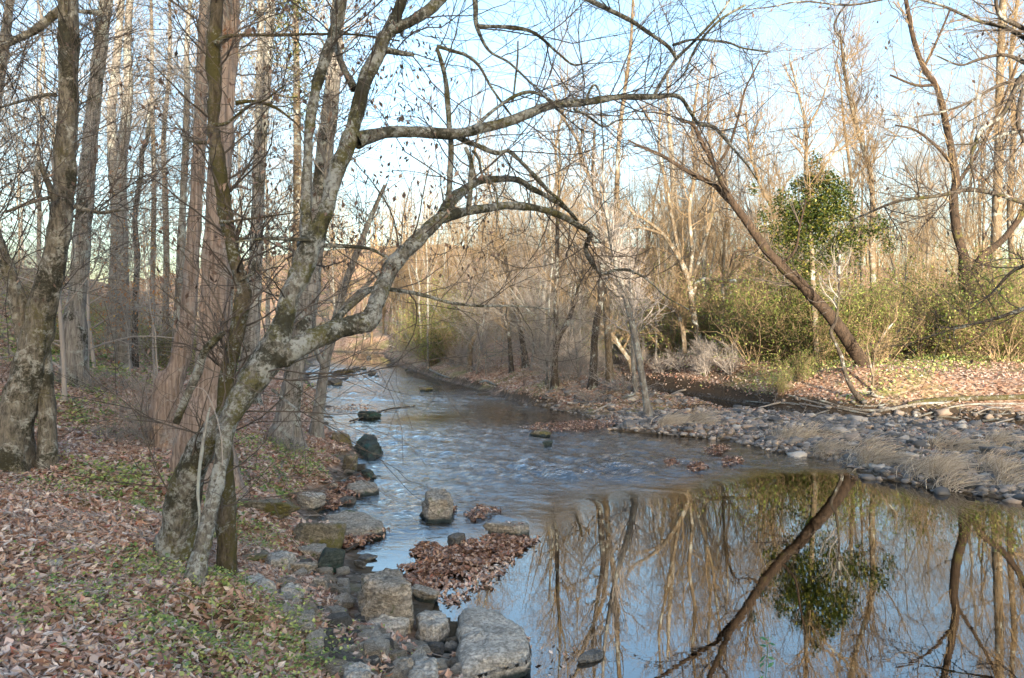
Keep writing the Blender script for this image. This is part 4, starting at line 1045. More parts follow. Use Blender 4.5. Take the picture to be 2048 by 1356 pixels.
def rock(px, pyb, w, h, label, mat=M_rock, seed=0, depth=.9, rz=0., tilt=(0, 0), sink=.25, sub=5, soft=30, group=None, name="rock", water=None, leaves=0, rough=.05, planes=11, boxy=False):
    """px,pyb: middle of the rock's lower edge in the photograph; w,h its size there"""
    if water is None: water = gz((px - CX) / F * HC * F / (pyb - HY), HC * F / (pyb - HY)) < .03
    c = np.array([(px - CX) / F * HC * F / (pyb - HY), HC * F / (pyb - HY), 0.]) if water else hit(px, pyb)
    D = c[1]
    W = w / F * D; dep = W * depth
    sl = (HC - c[2]) / D                          # the picture also sees the top of the rock
    Hh = max(h / F * D - dep * sl * .75, .22 * W * min(1, h / w * 2))
    v, f = rock_mesh(seed, sub, planes, soft, rough, 1.0, boxy or planes < 9)
    sink = 1 + sink
    v = v * [W / 2, dep / 2, Hh * (1 + sink) / 2]
    sink = max(sink - .12, .1)
    me = mk_mesh("rock", v, [f], mat, True)
    z0 = max(c[2], 0) - Hh * sink + Hh * (1 + sink) / 2
    o = link(name, me, None, (c[0], c[1] + dep * .5, z0), (tilt[0], tilt[1], rz), label=label, category="rock", group=group)
    return o, c, W, dep, Hh

R_ = [
    (625, 1098, 108, 66, "dark tilted slab leaning against the flat green-edged slab", M_rockm, 5, dict(depth=.6, tilt=(0, .35), rz=.3, planes=8)),
    (680, 888, 46, 26, "brown flat stone tucked left of the domed boulder", M_rockm, 7, {}),
    (694, 948, 38, 40, "mossy upright stone under the bank roots", M_rockm, 8, {}),
    (735, 960, 34, 22, "green stone tipped on the shallows slab's far corner", M_rockg, 10, {}),
    (612, 1022, 62, 38, "pale rounded stone capped with moss at the bank's foot", M_rockp, 11, {}),
    (528, 1034, 128, 38, "long mossy ledge stone half buried in the bank", M_rockm, 12, dict(depth=.5)),
    (655, 1150, 58, 56, "dark green algae-covered stone at the small inlet", M_rockg, 14, {}),
    (735, 838, 50, 18, "low dark pair-humped stone in the water beyond the domed boulder", M_rockg, 15, {}),
    (850, 782, 30, 9, "small moss-topped stone far up the stream", M_rockm, 16, {}),
    (1080, 874, 46, 15, "flat mossy stone by the leaf spit in mid channel", M_rockm, 17, {}),
    (1096, 893, 22, 12, "small dark stone just below the flat mid-channel stone", M_rockg, 18, {}),
    (1012, 1076, 96, 34, "long low grey stone behind the big leaf drift", M_rock, 19, dict(depth=.5)),
    (912, 1094, 38, 30, "dark wet stone at the leaf drift's upstream end", M_rockd, 20, {}),
    (846, 1212, 62, 40, "grey wedge stone just right of the blocky boulder", M_rock, 23, {}),
    (812, 1364, 32, 46, "grey rounded stone at the bottom edge beside the chipped one", M_rock, 25, {}),
    (735, 1314, 42, 36, "grey tilted stone above the squarish bottom stone", M_rock, 27, {}),
    (637, 1184, 32, 30, "round tan stone below the algae-covered one", M_rock, 30, {}),
    (597, 1150, 60, 34, "jumbled tan stone between the pale flat and algae stones", M_rock, 31, {}),
    (95, 1140, 48, 24, "lone white stone lying in the leaf litter of the left bank", M_rockp, 32, {}),
    (1182, 1328, 56, 30, "dark drowned stone with leaves in the near pool", M_rockd, 33, dict(sink=.6)),
    (660, 768, 44, 12, "dark stone in the far riffle behind the forked tree", M_rockd, 34, {}),
    (668, 750, 70, 13, "flat mossy stone at the left edge of the far riffle", M_rockm, 35, {}),
    (713, 742, 15, 8, "small black stone in the middle of the far riffle", M_rockd, 36, {}),
    (733, 1122, 40, 15, "black smooth stone awash in the small inlet", M_rockd, 37, {}),
    (720, 1140, 28, 24, "black wet stone beside the blocky boulder's back", M_rockd, 38, {}),
    (643, 1098, 34, 24, "small tan stone wedged under the tilted slab", M_rock, 39, {}),
    (618, 1118, 58, 28, "grey flat stone at the tilted slab's foot", M_rock, 40, {}),
    (492, 1128, 70, 26, "mossy low stone at the bank edge right of the leaning tree", M_rockm, 41, {}),
    (690, 1010, 34, 18, "dark stone half sunk left of the shallows slab", M_rockd, 42, {}),
    (665, 985, 24, 20, "grey pebble-shaped stone at the leafy shore edge", M_rock, 43, {}),
]
rock_sites = []
def slab(outline, zt, label, mat, seed, flare=1.08, ground_top=False, amp=.014):
    """a flat-topped stone: outline of its top in photograph pixels, zt its height over the water (or over the ground)"""
    q = np.random.default_rng(seed)
    px = np.array(outline, float)
    if ground_top:
        h = hit(*px.mean(0)); zt = h[2] + zt
    D = (HC - zt) * F / (px[:, 1] - HY)
    pw = np.column_stack([(px[:, 0] - CX) / F * D, D])
    nb = 72
    cl = np.vstack([pw, pw[:1]]); sl = np.concatenate([[0], np.cumsum(np.hypot(*np.diff(cl, axis=0).T))])
    u = np.linspace(0, sl[-1], nb, endpoint=False)
    b = np.column_stack([np.interp(u, sl, cl[:, 0]), np.interp(u, sl, cl[:, 1])])
    b = (np.roll(b, 1, 0) + 2 * b + np.roll(b, -1, 0)) / 4
    c = b.mean(0); size = np.ptp(b, axis=0).max()
    zg = min(gz(*c), gz(b[:, 0].mean(), b[:, 1].min())); zb = max(zg, -.1) - .10
    Hh = zt - zb
    rings = [(0.02, 0), (.2, 0), (.4, 0), (.6, 0), (.76, .0), (.88, .006), (.95, .016), (1.0, .04)] + [(1 + (flare - 1) * t, .04 + (Hh - .04) * t) for t in (.12, .25, .4, .55, .7, .85, 1.0)]
    V = []
    tilt = q.normal(0, .04, 2)
    for f_, dz in rings:
        r2 = c + (b - c) * f_
        V.append(np.column_stack([r2, zt - dz * (1 if dz > .045 else size * 2.2) + (r2 - c) @ tilt * (1 - min(1, dz / Hh))]))
    V = np.stack(V)
    cc = np.array([c[0], c[1], zt - Hh * .6])
    nrm = V - cc; nrm /= np.linalg.norm(nrm, axis=2, keepdims=True)
    V = V + nrm * (amp * (noise3(V / .09 + seed) + .8 * noise3(V / [.3, .3, .04]) * (np.arange(len(V)) > 6)[:, None] + .6 * noise3(V / .03)))[..., None]
    R1 = len(rings); i = np.arange(R1 - 1)[:, None] * nb; j = np.arange(nb)[None]; j2 = (j + 1) % nb
    qd = np.stack([i + j, i + nb + j, i + nb + j2, i + j2], -1).reshape(-1, 4)
    V = V.reshape(-1, 3); V = np.vstack([V, [[c[0], c[1], V[:nb, 2].mean()]]])
    tri = np.stack([np.arange(nb), (np.arange(nb) + 1) % nb, np.full(nb, len(V) - 1)], 1)
    o = np.array([c[0], c[1], zb])
    ob = link("rock", mk_mesh("rock", V - o, [qd, tri], mat, True), None, o, label=label, category="rock")
    rock_sites.append((ob, np.array([c[0], c[1], zg]), size, size, Hh))
slab([(918, 1207), (962, 1199), (1000, 1217), (1056, 1249), (1061, 1275), (1056, 1302), (990, 1322), (922, 1338), (911, 1290), (914, 1240)], .17, "large pale flat-topped slab at the near water's edge", M_rockp, 2, 1.04)
slab([(848, 986), (864, 976), (886, 976), (902, 988), (896, 999), (858, 1000)], .27, "rounded grey boulder standing alone in mid stream", M_rock, 1, 1.5, amp=.022)
slab([(712, 881), (728, 869), (750, 871), (760, 884), (736, 892)], .25, "dark green domed boulder at the shore in front of the slim forked tree", M_rockg, 6, 1.5, amp=.02)
slab([(722, 1141), (745, 1130), (795, 1128), (818, 1160), (824, 1180), (780, 1182), (724, 1172)], .40, "big blocky tan boulder beside the leaf drift on the near shore", M_rock, 3, 1.13, True, amp=.02)
slab([(648, 1028), (690, 1015), (735, 1021), (767, 1040), (771, 1052), (720, 1060), (668, 1064), (645, 1046)], .13, "flat grey slab with a green edge jutting into the stream", M_rock, 4, 1.06)
slab([(722, 1241), (760, 1231), (800, 1222), (813, 1234), (808, 1246), (765, 1252), (730, 1259), (716, 1252)], .15, "layered grey slab lying flat in front of the blocky boulder", M_rockp, 21, 1.04, True)
slab([(831, 1224), (852, 1217), (882, 1218), (899, 1240), (868, 1257), (838, 1250)], .16, "pale angular block between the blocky boulder and the large slab", M_rockp, 22, 1.1, True)
slab([(826, 1312), (848, 1305), (874, 1316), (870, 1356), (846, 1372), (816, 1366)], .16, "pale chipped stone at the bottom edge left of the large slab", M_rockp, 24, 1.08, True)
slab([(526, 1106), (560, 1092), (590, 1104), (576, 1121), (540, 1126)], .12, "pale flat stone below the mossy ledge among brown leaves", M_rockp, 13, 1.08, True)
slab([(486, 1156), (518, 1145), (548, 1164), (522, 1182), (490, 1180)], .12, "whitish flat stone with moss left of the shore rubble", M_rockp, 28, 1.08, True)
slab([(692, 968), (720, 958), (752, 962), (758, 974), (725, 980), (700, 978)], .10, "grey slab with a dark green front in the shallows of the left shore", M_rock, 9, 1.08)
slab([(690, 1332), (712, 1322), (740, 1335), (738, 1362), (688, 1362)], .13, "pale squarish stone at the bottom edge among leaves", M_rockp, 26, 1.08, True)
slab([(558, 1172), (585, 1163), (606, 1176), (590, 1192), (560, 1190)], .12, "pale lumpy stone in the middle of the shore rubble", M_rockp, 29, 1.1, True)
for (px, pyb, w, h, lab, mt, sd, kw) in R_:
    rock_sites.append(rock(px, pyb, w, h, lab, mt, sd, **kw))

rr = np.random.default_rng(88)
rock_bank = []
for k in range(8):
    v, f = rock_mesh(600 + k, 4, 8, 40, .04, boxy=k % 2 == 0)
    rock_bank.append((v, f))
def small_rocks(n, poly, size, mats, label, group, cat="stone"):
    xs = [p[0] for p in poly]; ys = [p[1] for p in poly]
    made = 0
    cache = {}
    while made < n:
        px, py = rr.uniform(min(xs), max(xs)), rr.uniform(min(ys), max(ys))
        ins = False; j = len(poly) - 1
        for i in range(len(poly)):
            if (poly[i][1] > py) != (poly[j][1] > py) and px < (poly[j][0] - poly[i][0]) * (py - poly[i][1]) / (poly[j][1] - poly[i][1]) + poly[i][0]: ins = not ins
            j = i
        if not ins: continue
        c = hit(px, py)
        k = int(rr.integers(8)); mi = int(rr.integers(len(mats)))
        if (k, mi) not in cache: cache[(k, mi)] = mk_mesh("stone", rock_bank[k][0] * .5, [rock_bank[k][1]], mats[mi])
        s = rr.uniform(*size)
        sc = (s * rr.uniform(.8, 1.3), s * rr.uniform(.7, 1.1), s * rr.uniform(.4, .75))
        link("stone", cache[(k, mi)], None, (c[0], c[1], max(c[2], -.03) + sc[2] * .26), (rr.normal(0, .2), rr.normal(0, .2), rr.uniform(0, 6.28)), sc, label=label, category=cat, group=group)
        made += 1
shore_poly = [(640, 1080), (700, 1160), (700, 1225), (830, 1290), (920, 1290), (930, 1356), (640, 1356), (600, 1290), (540, 1210), (560, 1140)]
small_rocks(170, shore_poly, (.05, .18), [M_rock, M_rockp, M_rockp, M_rockp, M_rock, M_rockd], "small angular stone in the rubble along the near shore", "small stones in the near shore rubble")
small_rocks(26, [(640, 960), (770, 880), (760, 970), (700, 1030), (640, 1060)], (.08, .2), [M_rock, M_rockd, M_rockm], "small dark stone along the shore below the roots", "small stones below the roots")
small_rocks(14, [(600, 730), (760, 722), (840, 752), (700, 790), (600, 800)], (.2, .5), [M_rockd, M_rockm], "small dark stone breaking the far riffle", "stones in the far riffle")
small_rocks(60, [(1180, 850), (1500, 845), (2048, 880), (2048, 1000), (1700, 950), (1500, 880)], (.09, .16), [M_rock, M_rockd, M_rockd], "larger cobble lying on the gravel bar", "larger cobbles on the gravel bar")

# ------------------------------------------------------------------ gravel on the bar: uncountable
r_ = np.random.default_rng(91)
def icos():
    import bmesh
    bm = bmesh.new(); bmesh.ops.create_icosphere(bm, subdivisions=2, radius=1)
    d = np.array([v.co[:] for v in bm.verts]); f = np.array([[v.index for v in fc.verts] for fc in bm.faces]); bm.free()
    return d, f
iv, jf = icos()
N = 42000
x = r_.uniform(-.5, 16, N); y = r_.uniform(10.2, 23.5, N)
dc, w = chan_dist(x, y)
xb = np.interp(y, BC[np.argsort(BC[:, 1]), 1], BC[np.argsort(BC[:, 1]), 0])
xr = np.interp(y, XR_Y, XR_X)
dr = x - xr
k = (dr > -.5) & ((x < xb) | (dc < w + .25)) & (r_.random(N) < np.where(y > 20.0, .25, 1)) & (r_.random(N) < np.where(dr < 0, .35, 1)) & (np.abs(x / y) < .75)
x, y = x[k], y[k]; n = len(x)
z = ground(x, y)
k = z > -.05
x, y, z = x[k], y[k], z[k]; n = len(x)
s = r_.gamma(1.8, .015, n) + .014
sc = np.stack([s * r_.uniform(.8, 1.4, n), s * r_.uniform(.8, 1.3, n), s * r_.uniform(.4, .75, n)], 1)
az = r_.uniform(0, 6.28, n)
vv = iv[None] * (1 + .24 * r_.normal(size=(n, len(iv), 1))) * sc[:, None]
vv = np.stack([vv[..., 0] * np.cos(az)[:, None] - vv[..., 1] * np.sin(az)[:, None], vv[..., 0] * np.sin(az)[:, None] + vv[..., 1] * np.cos(az)[:, None], vv[..., 2]], -1)
vv += np.stack([x, y, z + sc[:, 2] * .35], 1)[:, None]
ff = (np.arange(n)[:, None, None] * len(iv) + jf[None]).reshape(-1, 3)
mg = NT("river_gravel")
gcol = mg.ramp(mg.island(), [(0, (.06, .06, .06)), (.35, (.19, .18, .17)), (.6, (.32, .295, .27)), (.85, (.40, .31, .24)), (1, (.58, .55, .50))])
gcol = mg.mix(mg.math('MULTIPLY', mg.noise(mg.coord(kind="Pos"), 40, 3), .5), gcol, (.06, .055, .05))
M_gravel = mg.fin(gcol, .6, None, .4)
link("gravel", mk_mesh("gravel", vv, [ff], M_gravel, True), kind="stuff", label="grey river gravel covering the low bar")

# ------------------------------------------------------------------ fallen leaves: uncountable litter and countable drifts
r_ = np.random.default_rng(93)
def litter(n, xr_, yr_, size, test, z0=.012, dens=None):
    x = r_.uniform(*xr_, n); y = r_.uniform(*yr_, n)
    k = np.abs(x) < y * .75 + .6
    x, y = x[k], y[k]
    if dens is not None:
        k = r_.random(len(x)) < dens(x, y); x, y = x[k], y[k]
    z = ground(x, y)
    k = test(x, y, z)
    return np.stack([x[k], y[k], z[k] + z0 + r_.uniform(0, .02, k.sum())], 1)
onleft = lambda x, y, z: (x < np.interp(y, XL_Y, XL_X)) & (z > .10)
g = Geo()
rub = lambda x, y: np.where((y < 8) & (np.interp(y, XL_Y, XL_X) - x < 1.5 + .3 * noise2(x, y, .4)), .30, 1)
leaf_geo(g, litter(120000, (-6.5, .8), (2.2, 8), (.04, .1), onleft, .012, rub), r_, (.025, .092), .5, (.3, .62))
leaf_geo(g, litter(90000, (-11, -1.5), (8, 16), (.04, .1), onleft), r_, (.05, .10), .42, (.35, .62))
leaf_geo(g, litter(70000, (-24, -2.5), (16, 34), (.04, .1), onleft), r_, (.08, .15), .42, (.35, .62))
gt = Geo()
for nn, xr_, yr_, ln in ((1500, (-6, .5), (2.3, 8), (.08, .4)), (1300, (-11, -1.5), (8, 18), (.15, .7))):
    p0 = litter(nn, xr_, yr_, None, onleft, .02); m_ = len(p0); K = 6
    a0 = r_.uniform(0, 6.28, m_)[:, None] + np.cumsum(r_.normal(0, .18, (m_, K)), 1); st_ = r_.uniform(*ln, m_)[:, None] / K
    xx = p0[:, :1] + np.cumsum(np.cos(a0) * st_, 1); yy = p0[:, 1:2] + np.cumsum(np.sin(a0) * st_, 1)
    zz = ground(xx, yy) + .025 + r_.uniform(0, .05, (m_, K))
    tubes(gt, np.stack([xx, yy, zz], -1), r_.uniform(.0015, .005, (m_, 1)) * np.linspace(1, .5, K)[None], 4)
link("twig_litter", gt.mesh("twig_litter", M_twigp), kind="stuff", label="fallen twigs and dead stems strewn through the leaves")
link("fallen_leaves", g.mesh("fallen_leaves", M_litter, smooth=False), kind="stuff", label="carpet of fallen brown leaves over the left bank")
g = Geo()
onisl = lambda x, y, z: (x > np.interp(y, XR_Y, XR_X) + .15) & (z > .16)
leaf_geo(g, litter(36000, (-2, 20), (19, 34), (.04, .1), onisl), r_, (.07, .13), .42, (.35, .62))
bar = lambda x, y, z: (x > np.interp(y, XR_Y, XR_X) + .1) & (z > .03) & (z < .4) & (noise2(x, y, 1.1) > .1)
leaf_geo(g, litter(14000, (0, 15), (10.5, 20), (.04, .1), bar, .03), r_, (.05, .09), .5, (.35, .62))
link("fallen_leaves", g.mesh("fallen_leaves", M_litter, smooth=False), kind="stuff", label="thin scatter of brown leaves over the island and gravel bar")

def drift(poly, n, height, label, size=(.045, .085), spread=None, mat=M_wrack, group=None):
    """a raft of wet leaves: poly in photograph pixels on the water plane"""
    pw = np.array([P(px, py, HC * F / (py - HY))[:2] for px, py in poly])
    lo, hi = pw.min(0), pw.max(0); out = []
    while len(out) < n:
        c = r_.uniform(lo, hi, (n * 2, 2))
        ins = np.zeros(len(c), bool); j = len(pw) - 1
        for i in range(len(pw)):
            m_ = ((pw[i, 1] > c[:, 1]) != (pw[j, 1] > c[:, 1])) & (c[:, 0] < (pw[j, 0] - pw[i, 0]) * (c[:, 1] - pw[i, 1]) / (pw[j, 1] - pw[i, 1] + 1e-9) + pw[i, 0])
            ins ^= m_; j = i
        out.extend(c[ins].tolist())
    c = np.array(out[:n]); c[: n // 3] += r_.normal(0, .045, (n // 3, 2)) * np.sqrt(np.ptp(pw, 0) + .2)
    mid = pw.mean(0); rad = np.abs(pw - mid).max(0)
    q = np.clip(1 - (((c - mid) / rad) ** 2).sum(1), .05, 1)
    z = np.maximum(ground(c[:, 0], c[:, 1]), 0) + .012 + height * q * r_.uniform(0, 1, n) + .05 * np.clip(noise2(c[:, 0], c[:, 1], .11), 0, 1)
    o = np.array([mid[0], mid[1], 0])
    g = Geo(); leaf_geo(g, np.column_stack([c, z]), r_, size, .5, (.35, .65))
    link("leaf_drift", g.mesh("leaf_drift", mat, o, False), None, o, label=label, category="leaf drift", group=group)
drift([(800, 1140), (850, 1120), (900, 1095), (960, 1085), (1010, 1072), (1075, 1082), (1040, 1105), (980, 1130), (930, 1150), (880, 1175), (850, 1195), (825, 1175)], 2900, .022, "large brown leaf drift stretching from the blocky boulder into the stream")
drift([(820, 1106), (850, 1092), (885, 1100), (880, 1118), (835, 1118)], 420, .04, "small clump of leaves just upstream of the large drift")
drift([(930, 1030), (965, 1016), (998, 1022), (985, 1032), (945, 1045)], 220, .035, "straggly leaf clump below the mid-stream boulder")
drift([(845, 1030), (880, 1024), (912, 1018), (910, 1028), (860, 1038)], 220, .05, "leaf wrack caught at the mid-stream boulder's foot")
drift([(660, 1090), (700, 1082), (765, 1062), (770, 1072), (720, 1095), (680, 1106)], 500, .05, "leaf wrack along the front edge of the flat slab")
drift([(1040, 858), (1080, 850), (1140, 846), (1240, 838), (1260, 850), (1180, 862), (1130, 866), (1060, 862)], 1300, .06, "long brown leaf spit reaching out from the island")
drift([(1405, 900), (1450, 893), (1462, 903), (1425, 912)], 240, .06, "leaf clump in the shallows nearest the gravel point")
drift([(1370, 935), (1400, 928), (1415, 940), (1385, 946)], 240, .06, "leaf clump lowest on the rippled shallows edge")
drift([(1440, 920), (1480, 918), (1490, 928), (1450, 934)], 200, .05, "leaf clump right of centre in the gravel shallows")
drift([(1325, 926), (1345, 922), (1360, 930), (1335, 934)], 140, .05, "leaf clump leftmost along the shallows edge")
drift([(650, 985), (700, 965), (740, 950), (730, 985), (700, 1005), (650, 1030)], 900, .05, "leaf drift on the left shore around the shallows slab")
drift([(645, 818), (720, 812), (760, 816), (700, 824)], 200, .05, "thin leaf line on the water by the slim forked tree")
drift([(870, 1190), (960, 1130), (1030, 1110), (1000, 1160), (900, 1215)], 500, .004, "loose film of pale leaves floating below the large drift", (.03, .07), mat=M_litter)
drift([(1040, 1290), (1140, 1270), (1160, 1340), (1060, 1356), (1000, 1352)], 26, .003, "few bright leaves floating by the large flat slab", (.035, .06), mat=M_litter)

# leaves lying on the big rocks are part of the litter
g = Geo(); T = []
for (o, c, W, dep, Hh) in rock_sites:
    if W < .3: continue
    m_ = int(6 + 26 * W * dep)
    me = o.data; co = np.array([v_.co[:] for v_ in me.vertices]); nz = np.array([v_.normal[2] for v_ in me.vertices])
    cand = co[(nz > .75) & (co[:, 2] > 0)]
    if len(cand) == 0: continue
    mw = np.array(o.matrix_basis); pts = cand[r_.integers(0, len(cand), m_)] @ mw[:3, :3].T + mw[:3, 3] + [0, 0, .012]
    T.append(pts)
leaf_geo(g, np.concatenate(T), r_, (.035, .075), .3, (.35, .65))
link("fallen_leaves", g.mesh("fallen_leaves", M_litter, smooth=False), kind="stuff", label="stray fallen leaves lying on the shore rocks")

# ------------------------------------------------------------------ green ground cover, dry grass, seedlings
green_blobs = [(450, 1200, .5), (555, 1300, .4), (585, 1345, .35), (330, 960, .6), (150, 840, .8), (490, 1075, .35), (560, 985, .6), (480, 1330, .4), (60, 1230, .35), (230, 1010, .5), (600, 940, .5), (420, 1340, .4), (30, 700, 2.0), (230, 690, 2.5), (330, 700, 2.5), (60, 660, 3), (180, 655, 3), (300, 660, 3), (400, 690, 2), (120, 720, 1.5), (560, 900, .6), (150, 960, .4), (250, 1150, .35)]
bl = [(hit(px, py), s) for px, py, s in green_blobs]
def gdens(x, y):
    d = np.clip(noise2(x, y, 1.2) * .8 + noise2(x, y, .4) * .4 - .55, 0, .6)
    for c, s in bl: d = d + .9 * np.exp(-((x - c[0]) ** 2 + (y - c[1]) ** 2) / (s * s))
    return np.clip(d * (.6 + .7 * np.clip(noise2(x, y, .22), -.6, 1)), 0, 1)
g = Geo()
for nn, xr_, yr_, sz in ((95000, (-6, .6), (2.2, 8), (.014, .038)), (50000, (-11, -2), (8, 16), (.035, .07)), (60000, (-26, -3), (16, 40), (.07, .14))):
    p = litter(nn, xr_, yr_, None, onleft, .02, gdens); p[:, 2] += r_.uniform(0, .10, len(p)) * (.5 + p[:, 1] * .05)
    leaf_geo(g, p, r_, sz, .4, (.55, .9))
pr = litter(60000, (3.5, 24), (19, 36), None, onisl, .02, lambda x, y: np.clip(.25 + noise2(x, y, 1.6) * .7, 0, .8) * (x > np.interp(y, np.sort(BC[:, 1]), BC[np.argsort(BC[:, 1]), 0]) + 1.0))
pr[:, 2] += r_.uniform(0, .22, len(pr)); leaf_geo(g, pr, r_, (.05, .12), .7, (.3, .6))
link("ground_cover", g.mesh("ground_cover", M_green, smooth=False), kind="stuff", label="low green leafy ground cover in patches on the left bank")

def blades(n, h, spread, mat, lean, seed, w=.004):
    q = np.random.default_rng(seed); K = 5
    az = q.uniform(0, 6.28, n); ti = q.uniform(.3, 1.35, n); L = q.uniform(.5, 1, n) * h
    az = az * .6 + q.normal(-.5, .9, n)
    b0 = np.column_stack([q.normal(0, spread, (n, 2)), np.full(n, -.02)])
    s = np.linspace(0, 1, K)
    out = b0[:, None] + np.stack([np.cos(az)[:, None] * L[:, None] * np.sin(ti)[:, None] * s ** 1.4 + lean[0] * h * s ** 2, np.sin(az)[:, None] * L[:, None] * np.sin(ti)[:, None] * s ** 1.4 + lean[1] * h * s ** 2,
                                  L[:, None] * (np.cos(ti)[:, None] * s - .45 * (ti[:, None] / 1.15) * s ** 2.2)], -1)
    g = Geo(); tubes(g, out, np.full((n, 1), w) * np.linspace(1, .35, K)[None], 3)
    return g.mesh("blades", mat)
tufts = [blades(90, .46, .07, M_drygrass, (.55, -.2), 700, .0045), blades(120, .40, .12, M_drygrass, (.7, -.25), 701, .0045), blades(70, .5, .06, M_drygrass, (.3, -.1), 702, .0045)]
for i in range(46):
    if i < 34: px, py = r_.uniform(1640, 2040), r_.uniform(880, 985)
    elif i < 40: px, py = r_.uniform(1320, 1400), r_.uniform(838, 858)
    else: px, py = r_.uniform(1500, 1640), r_.uniform(860, 905)
    if i < 34 and py > 905 + (px - 1640) * .22 + 20: py = 905 + (px - 1640) * .17
    h = hit(px, py); f = r_.uniform(.8, 1.4)
    lab, grp = (("pale dry grass tuft bent over on the gravel bar", "dry grass tufts on the gravel bar") if i < 34 else ("pale dry grass tuft beside the island tip's leaning tree", "dry grass tufts by the island tip") if i < 40 else ("thin dry grass tuft on the gravel point", "dry grass tufts on the gravel point"))
    link("grass_tuft", tufts[i % 3], None, h, (0, 0, r_.normal(0, .4)), (f, f, f), label=lab, category="grass tuft", group=grp)

def seedling(seed, H, npair, leaf, mat):
    q = np.random.default_rng(seed); g = Geo(); st = Geo()
    s = np.linspace(0, 1, 8); p = np.column_stack([.08 * H * s ** 2, .05 * H * np.sin(s * 3), H * s])
    tubes(st, p[None], np.full((1, 8), .0035) * np.linspace(1, .4, 8), 5)
    pts = []
    for k in range(npair):
        t = .2 + .8 * k / npair
        c = np.array([np.interp(t, s, p[:, j]) for j in range(3)])
        for sg in (-1, 1): pts.append(c + [sg * leaf * .55, q.normal(0, .01), q.normal(0, .01)])
    leaf_geo(g, np.array(pts), q, (leaf * .8, leaf * 1.1), .3, (.4, .6))
    return st.mesh("stem", M_green if mat is M_fern else M_twig), g.mesh("leaves", mat)
def frond():
    q = np.random.default_rng(801); g = Geo(); st = Geo()
    sv = np.linspace(0, 1, 10); p = np.column_stack([.05 * sv ** 2, .0 * sv, 1.05 * sv])
    tubes(st, p[None], np.full((1, 10), .003) * np.linspace(1, .4, 10), 5)
    pts = []; az = []
    for t in np.linspace(.78, .995, 11):
        for sg in (0, PI):
            pts.append([.05 * t * t + math.cos(sg) * .019, 0, 1.05 * t]); az.append(sg + q.normal(0, .25))
    leaf_geo(g, np.array(pts), q, (.030, .042), .35, (.38, .5), az=np.array(az), curl=.15)
    return st.mesh("stem", M_fern), g.mesh("leaves", M_fern)
sd = frond()
c = P(1514, 1400, 3.0)
place("seedling", [("stem", sd[0]), ("leaves", sd[1])], (c[0], 3.0, gz(c[0], 3.0) - .02), "bright green feathery seedling rising from the bottom edge in front of the pool", "seedling", None, (0, 0, .2), (1, 1, max(.3, (P(1514, 1265, 3)[2] - gz(c[0], 3.0)) / 1.05)))
sds = [seedling(810 + k, .32, 4, .06, M_green) for k in range(3)]
for i in range(26):
    px, py = [(r_.uniform(20, 420), r_.uniform(930, 1330)), (r_.uniform(420, 660), r_.uniform(1180, 1340)), (r_.uniform(40, 200), r_.uniform(820, 930))][i % 3]
    h = hit(px, py); k = sds[i % 3]; f = r_.uniform(.5, 1.1)
    lab, grp = [("small green seedling poking up through the leaf litter of the left bank", "seedlings in the leaf litter"), ("small green seedling in the mossy patch by the shore rubble", "seedlings by the shore rubble"), ("small green seedling at the foot of the thick left-edge tree", "seedlings at the thick tree's foot")][i % 3]
    place("seedling", [("stem", k[0]), ("leaves", k[1])], h, lab, "seedling", grp, (0, 0, r_.uniform(0, 6)), (f, f, f))

# ------------------------------------------------------------------ driftwood, sticks and logs
M_wood = bark('weathered_wood', (.14, .125, .105), (.38, .35, .31), .1, .1, (1, 1, .4), 30, .7)
def stick(pts, label, mat=M_wood, name="fallen_branch", sides=8, lump=.1, ground_it=True, cat="branch", kids=0, seed=1, group=None):
    """pts: photograph pixels with widths; each point lies on the ground seen there"""
    a = []
    for i, (px, py, w) in enumerate(pts):
        h = hit(px, py); h[2] = max(h[2], 0)
        a.append([h[0], h[1], h[2] + w / 2 / F * h[1] * 1.1 + .01, w / 2 / F * h[1]])
    a = np.array(a); o = a[0, :3].copy()
    p = spline(a, per=6); g = Geo(); tubes(g, p[None, :, :3], p[None, :, 3], sides, lump, .1)
    if kids:
        q = np.random.default_rng(seed); A, b = grow(q, p[None, :, :3], p[None, :, 3], kids, (.3, 1), (.15, .5), (.4, 1), 6, .2, .12, .6, None, .4, .3)
        tubes(g, A, b, 5)
    link(name, g.mesh(name, mat, o), None, o, label=label, category=cat, group=group)
stick([(1815, 815, 9), (1880, 806, 10), (1950, 803, 10), (2060, 800, 11)], "long moss-brown log lying along the far bank at the right edge", M_moss, "fallen_log", 10, .12, cat="log")
stick([(1640, 806, 5), (1700, 822, 5), (1760, 826, 6), (1830, 815, 6), (1900, 808, 4)], "pale driftwood pole lying under the curved sapling's roots", M_wood, kids=5, seed=2)
stick([(1575, 792, 3), (1620, 806, 4), (1680, 822, 4), (1740, 832, 4)], "grey driftwood branch crossing left of the curved sapling's roots", M_wood, kids=6, seed=3)
stick([(1835, 838, 3), (1880, 824, 4), (1940, 812, 4), (2048, 811, 4)], "thin pale pole leaning in front of the long mossy log", M_wood)
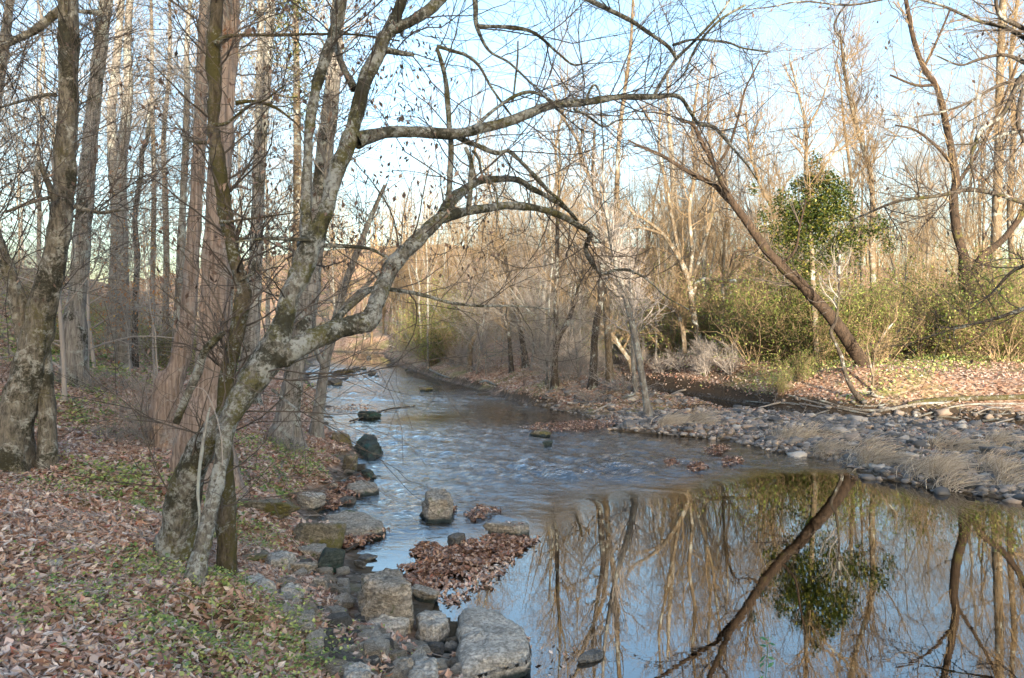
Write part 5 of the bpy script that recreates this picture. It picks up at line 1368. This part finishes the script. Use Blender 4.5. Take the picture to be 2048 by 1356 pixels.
stick([(1965, 848, 5), (1995, 842, 5), (1990, 838, 3)], "short forked driftwood piece near the right end of the far shore", M_wood, kids=3, seed=4)
stick([(1245, 800, 6), (1270, 790, 5), (1290, 780, 4)], "broken pale branch propped at the island tip", M_wood, kids=2, seed=5)
stick([(1185, 828, 4), (1205, 818, 4), (1222, 808, 3)], "small stick poking out over the dark water under the island", M_twig)
stick([(960, 768, 5), (975, 766, 5), (992, 774, 4)], "bleached branch on the island's water edge, furthest left", M_wood)
stick([(860, 742, 4), (880, 752, 4), (900, 758, 3)], "bleached branch sticking from the brush at the bend", M_wood, kids=3, seed=6)
stick([(690, 1108, 6), (718, 1098, 6), (745, 1088, 5), (752, 1086, 3)], "waterlogged stick floating in the small inlet", M_dark, kids=2, seed=7)
stick([(556, 972, 5), (562, 940, 7), (578, 908, 6), (592, 890, 4)], "pale dead branch lying on the bank below the straight grey tree", M_wood)
stick([(460, 1012, 4), (500, 1028, 4), (522, 1038, 3)], "thin twig lying across the mossy ledge stone", M_wood)
stick([(0, 842, 6), (60, 836, 6), (110, 822, 5), (150, 800, 4)], "long thin grey branch lying at the thick left-edge tree's foot", M_wood)
stick([(480, 1350, 4), (486, 1320, 5), (500, 1285, 4)], "crooked twig in the leaves at the bottom edge", M_wood, kids=2, seed=8)
stick([(765, 1300, 4), (800, 1312, 4), (830, 1322, 3)], "bare twig across the shore stones near the bottom edge", M_wood)
stick([(700, 858, 4), (770, 850, 3), (830, 838, 2)], "long twig trailing on the water beside the domed boulder", M_dark)
stick([(575, 872, 9), (600, 880, 8), (612, 888, 5)], "pale root end at the straight grey tree's foot", M_wood)
for i in range(22):
    px, py = r_.uniform(1330, 2040), r_.uniform(795, 850)
    py = min(py, 845)
    a = r_.uniform(-.35, .35); L = r_.uniform(20, 55)
    stick([(px - L, py - L * a, 2.5), (px, py + r_.normal(0, 3), 3.5), (px + L, py + L * a * .6, 2)], "thin grey driftwood stick in the tangle along the back channel", M_twig if i % 2 else M_wood, "driftwood_stick", 6, .1, kids=3, seed=20 + i, group="driftwood sticks along the back channel")
